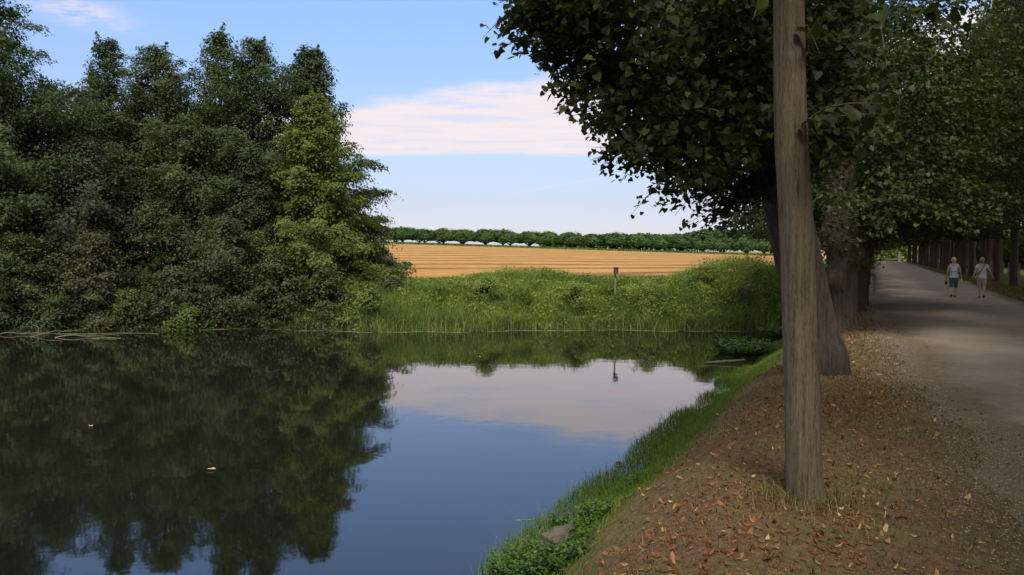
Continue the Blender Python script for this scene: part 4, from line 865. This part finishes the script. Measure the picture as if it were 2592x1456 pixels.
# ------------------------------------------------------------------ two walkers
MT['skin'] = plain('skin', (.50, .31, .22), .55, .06, 6); MT['blonde'] = plain('blonde_hair', (.50, .38, .22), .6, .2, 30); MT['ash'] = plain('ash_hair', (.30, .22, .14), .6, .2, 30)
MT['bluetop'] = plain('pale_blue_cloth', (.46, .54, .60), .8, .06, 10); MT['greyshirt'] = plain('light_grey_cloth', (.62, .61, .61), .8, .06, 10); MT['greenc'] = plain('dark_green_cloth', (.045, .085, .07), .85, .12, 10)
MT['khaki'] = plain('khaki_cloth', (.40, .36, .28), .85, .08, 10); MT['black'] = plain('black_leather', (.015, .014, .013), .5, .1, 10); MT['beige'] = plain('beige_canvas', (.40, .36, .22), .8, .1, 10)
def skin_mesh(name, pts, edges, rad, mat, parent, root=0, sub=2, extra=None):
    me = bpy.data.meshes.new(name); me.from_pydata([tuple(p) for p in pts], edges, []); o = bpy.data.objects.new(name, me); COL.objects.link(o)
    s = o.modifiers.new('skin', 'SKIN'); s.use_smooth_shade = True
    for i_, r in enumerate(rad):
        d = me.skin_vertices[0].data[i_]; d.radius = r if isinstance(r, tuple) else (r, r); d.use_root = (i_ == root)
    sb = o.modifiers.new('sub', 'SUBSURF'); sb.levels = sb.render_levels = sub
    dg = bpy.context.evaluated_depsgraph_get(); m2 = bpy.data.meshes.new_from_object(o.evaluated_get(dg)); bpy.data.objects.remove(o); bpy.data.meshes.remove(me)
    if extra:
        bm = bmesh.new(); bm.from_mesh(m2); extra(bm); bm.to_mesh(m2); bm.free()
    m2.shade_smooth(); m2.materials.clear(); m2.materials.append(mat); m2.name = name
    ob = bpy.data.objects.new(name, m2); COL.objects.link(ob); ob.parent = parent; return ob
def person(loc, face, H, hair, arm_l, arm_r, leg_f, label, short_sleeve, top_mat, leg_mat, leg_len, headturn):
    """local frame: +Y forward, +X right"""
    root = empty('person', loc, face); tag(root, label, 'person', None); k = H/1.70
    hip, knee, ank = .88*k, .47*k, .085*k
    J = {}; f = leg_f
    pts = [(0, 0, .95*k), (0, -.01, 1.08*k), (0, 0, 1.25*k), (0, -.01, 1.40*k), (0, .0, 1.475*k), (0, .02, 1.56*k), (0, .025, 1.635*k)]
    rad = [(.155*k, .115*k), (.125*k, .095*k), (.150*k, .105*k), (.10*k, .075*k), (.050*k, .052*k), (.075*k, .09*k), (.066*k, .08*k)]
    ed = [(0, 1), (1, 2), (2, 3), (3, 4), (4, 5), (5, 6)]
    def add(p, r, j): pts.append(p); rad.append(r); ed.append((j, len(pts) - 1)); return len(pts) - 1
    legs = []; arms = []
    for s_ in (-1, 1):
        dy = f*s_
        h_ = add((s_*.09*k, 0, hip), .092*k, 0); kn_ = add((s_*.085*k, dy*.10 + .02, knee), .056*k, h_); cf = add((s_*.083*k, dy*.17 - .015, .34*k), .054*k, kn_)
        lift = .05 if dy < 0 else 0
        an = add((s_*.078*k, dy*.27, ank + lift), .034*k, cf); toe = add((s_*.085*k, dy*.27 + .15, .03 + lift*.4), .032*k, an); legs.append((h_, kn_, cf, an, toe))
    for s_, A in ((-1, arm_l), (1, arm_r)):
        sh = add((s_*.165*k, 0, 1.375*k), .056*k, 3); el = add(tuple(np.array(A[0])*k), .037*k, sh); wr = add(tuple(np.array(A[1])*k), .025*k, el)
        a0 = np.array(A[0]); a1 = np.array(A[1]); dd = unit(a1 - a0); pm = add(tuple((a1 + dd*.06)*k), (.034*k, .018*k), wr); arms.append((sh, el, wr, pm))
        for q in range(4):
            o_ = (q - 1.5)*.017; fwd = np.array([0, 1., 0]); b1 = a1 + dd*.085 + fwd*o_; b2 = b1 + dd*.035*(1 - .1*abs(q - 1.3)) + np.array([-s_*.006, 0, 0]); b3 = b2 + dd*.025 + np.array([-s_*.016, 0, 0])
            i1 = add(tuple(b1*k), .0095*k, pm); i2 = add(tuple(b2*k), .0085*k, i1); add(tuple(b3*k), .007*k, i2)
        t1 = add(tuple((a1 + dd*.04 + np.array([-s_*.012, .035, 0]))*k), .0095*k, pm); add(tuple((a1 + dd*.075 + np.array([-s_*.022, .05, 0]))*k), .008*k, t1)
    hz = 1.565*k
    def face_bits(bm):
        R_ = Matrix.Rotation(headturn, 4, 'Z')
        def el(c, s): bmesh.ops.create_uvsphere(bm, u_segments=10, v_segments=8, radius=1, matrix=Matrix.Translation((0, .02, hz)) @ R_ @ Matrix.Translation(c) @ Matrix.Diagonal((*s, 1)))
        for s_ in (-1, 1): el((s_*.078*k, .0, 0), (.012, .026, .034)); el((s_*.03, .083*k, .012), (.014, .008, .008))
        el((0, .098*k, -.015), (.013, .018, .026)); el((0, .086*k, -.055), (.024, .009, .007)); el((0, .05*k, -.075), (.045, .04, .03))
    skin_mesh('body', pts, ed, rad, MT['skin'], root, 0, 2, face_bits)
    # clothes follow the body: same joints, a little wider
    g = 1.13
    tp_ = [(0, 0, 1.0*k), (0, -.01, 1.10*k), (0, 0, 1.25*k), (0, -.01, 1.385*k), (0, 0, .93*k)]; tr_ = [(.165*k, .13*k), (.14*k, .112*k), (.165*k, .122*k), (.125*k, .09*k), (.172*k, .13*k)]; te = [(0, 1), (1, 2), (2, 3), (0, 4)]
    for s_, (sh, el_, wr, pm) in zip((-1, 1), arms):
        tp_.append((s_*.145*k, 0, 1.385*k)); tr_.append(.066*k); te.append((3, len(tp_) - 1))
        if short_sleeve:
            p_ = np.array(pts[sh])*.45 + np.array(pts[el_])*.55; tp_.append(tuple(np.array(pts[sh])*.9 + np.array(pts[el_])*.1)); tr_.append(.070*k); te.append((len(tp_) - 2, len(tp_) - 1)); tp_.append(tuple(p_)); tr_.append(.058*k); te.append((len(tp_) - 2, len(tp_) - 1))
    skin_mesh('top', tp_, te, tr_, top_mat, root, 0, 2)
    sp = [(0, 0, .97*k), (0, 0, .90*k)]; sr = [(.165*k, .125*k), (.168*k, .135*k)]; se = [(0, 1)]
    for (h_, kn_, cf, an, toe) in legs:
        a_ = np.array(pts[h_]); b_ = np.array(pts[kn_]); c_ = np.array(pts[cf]); seq = [(a_*.75 + b_*.25, .108*k), (a_*.4 + b_*.6, .092*k)] + ([(b_, .078*k), (b_*.4 + c_*.6, .074*k)] if leg_len else [(a_*.22 + b_*.78, .088*k)])
        j = 1
        for p_, r_ in seq: sp.append(tuple(p_)); sr.append(r_); se.append((j, len(sp) - 1)); j = len(sp) - 1
    skin_mesh('trousers' if leg_len else 'shorts', sp, se, sr, leg_mat, root, 0, 2)
    bm = bmesh.new(); bmesh.ops.create_icosphere(bm, subdivisions=3, radius=1)
    for v_ in list(bm.verts):
        c = v_.co; f = 1 + .05*math.sin(9*c.x + 2)*math.sin(8*c.z) + .03*math.sin(19*c.x + 13*c.z)
        if c.y > .55 and c.z < .35: f *= .78                                    # open at the face
        v_.co = Vector((c.x*.098*k*f*(1 if c.z > -.3 else .86), (c.y*.112*f - .012)*k, (c.z*.125*f + 1.605)*k))
    bmesh.ops.rotate(bm, verts=bm.verts, cent=(0, .02, 1.6*k), matrix=Matrix.Rotation(headturn, 3, 'Z')); bm_obj('hair', bm, hair, root, True)
    for (h_, kn_, cf, an, toe) in legs:
        A_ = np.array(pts[an]); T_ = np.array(pts[toe]); skin_mesh('shoe', [A_ + [0, -.05, -.035], A_ + [0, .02, -.03], T_ + [0, -.03, 0], T_ + [0, .03, -.003]], [(0, 1), (1, 2), (2, 3)], [(.034, .032), (.040, .04), (.042, .03), (.030, .02)], MT['black'], root, 1, 2)
    return root, k
face = math.atan2(-RD[0], RD[1])
p1 = P(2413, 755, 31.0); p1[2] = float(gz(p1[0], p1[1])) + .035
r1, k1 = person(p1, face, 1.64, MT['blonde'], [(-.235, -.04, 1.12), (-.25, .05, .88)], [(.235, -.02, 1.12), (.27, .08, .88)], .35, 'blonde person in pale blue sleeveless top and dark green calf-length trousers', False, MT['bluetop'], MT['greenc'], 1, -.5)
p2 = P(2484, 759, 30.4); p2[2] = float(gz(p2[0], p2[1])) + .035
r2, k2 = person(p2, face, 1.64, MT['ash'], [(-.25, -.03, 1.12), (-.31, .04, .90)], [(.29, -.06, 1.14), (.38, .02, .92)], -.4, 'person in light grey t-shirt and khaki shorts with a shoulder bag', True, MT['greyshirt'], MT['khaki'], 0, -.2)
def held(name, parts, lab, cat, mat, base, rz):
    bm = bmesh.new()
    for c, s, bv in parts: box_bm(bm, c, s, bev=bv)
    o = bm_obj(name, bm, mat, smooth=False); o.location = base; o.rotation_euler = (0, 0, rz); return tag(o, lab, cat)
def loc_of(root, p): return Matrix.Translation(root.location) @ Matrix.Rotation(face, 4, 'Z') @ Vector(p)
held('bottle', [((0, 0, -.03), (.06, .06, .13), .02), ((0, 0, .055), (.03, .03, .05), .008)], 'small white bottle held in the right hand of the blonde person', 'bottle', MT['white'], loc_of(r1, (.29, .10, .73)), face)
held('handbag', [((0, 0, -.06), (.09, .20, .17), .03), ((0, -.06, .07), (.02, .02, .14), .005), ((0, .06, .07), (.02, .02, .14), .005), ((0, 0, .135), (.02, .13, .02), .006)], 'small dark bag carried in the left hand of the blonde person', 'bag', MT['black'], loc_of(r1, (-.27, .07, .66)), face)
bag = empty('shoulder_bag', loc_of(r2, (-.17, -.08, .86)), face); tag(bag, 'beige shoulder bag on a black strap at the left hip of the khaki-shorts person', 'bag')
bm = bmesh.new(); box_bm(bm, (0, 0, 0), (.17, .12, .20), bev=.045); bm_obj('pouch', bm, MT['beige'], bag, True)
w = Wood(); a0 = np.array([-.17, -.08, .86])
w.tube([np.array(q) - a0 for q in [(-.165, -.09, .95), (-.10, -.140, 1.04), (-.03, -.142, 1.16), (.04, -.135, 1.28), (.085, -.105, 1.38), (.09, -.02, 1.425), (.06, .09, 1.36), (-.03, .13, 1.22), (-.12, .12, 1.05), (-.165, .0, .95)]], np.full(10, .016), 6); w.build('strap', MT['black'], bag)
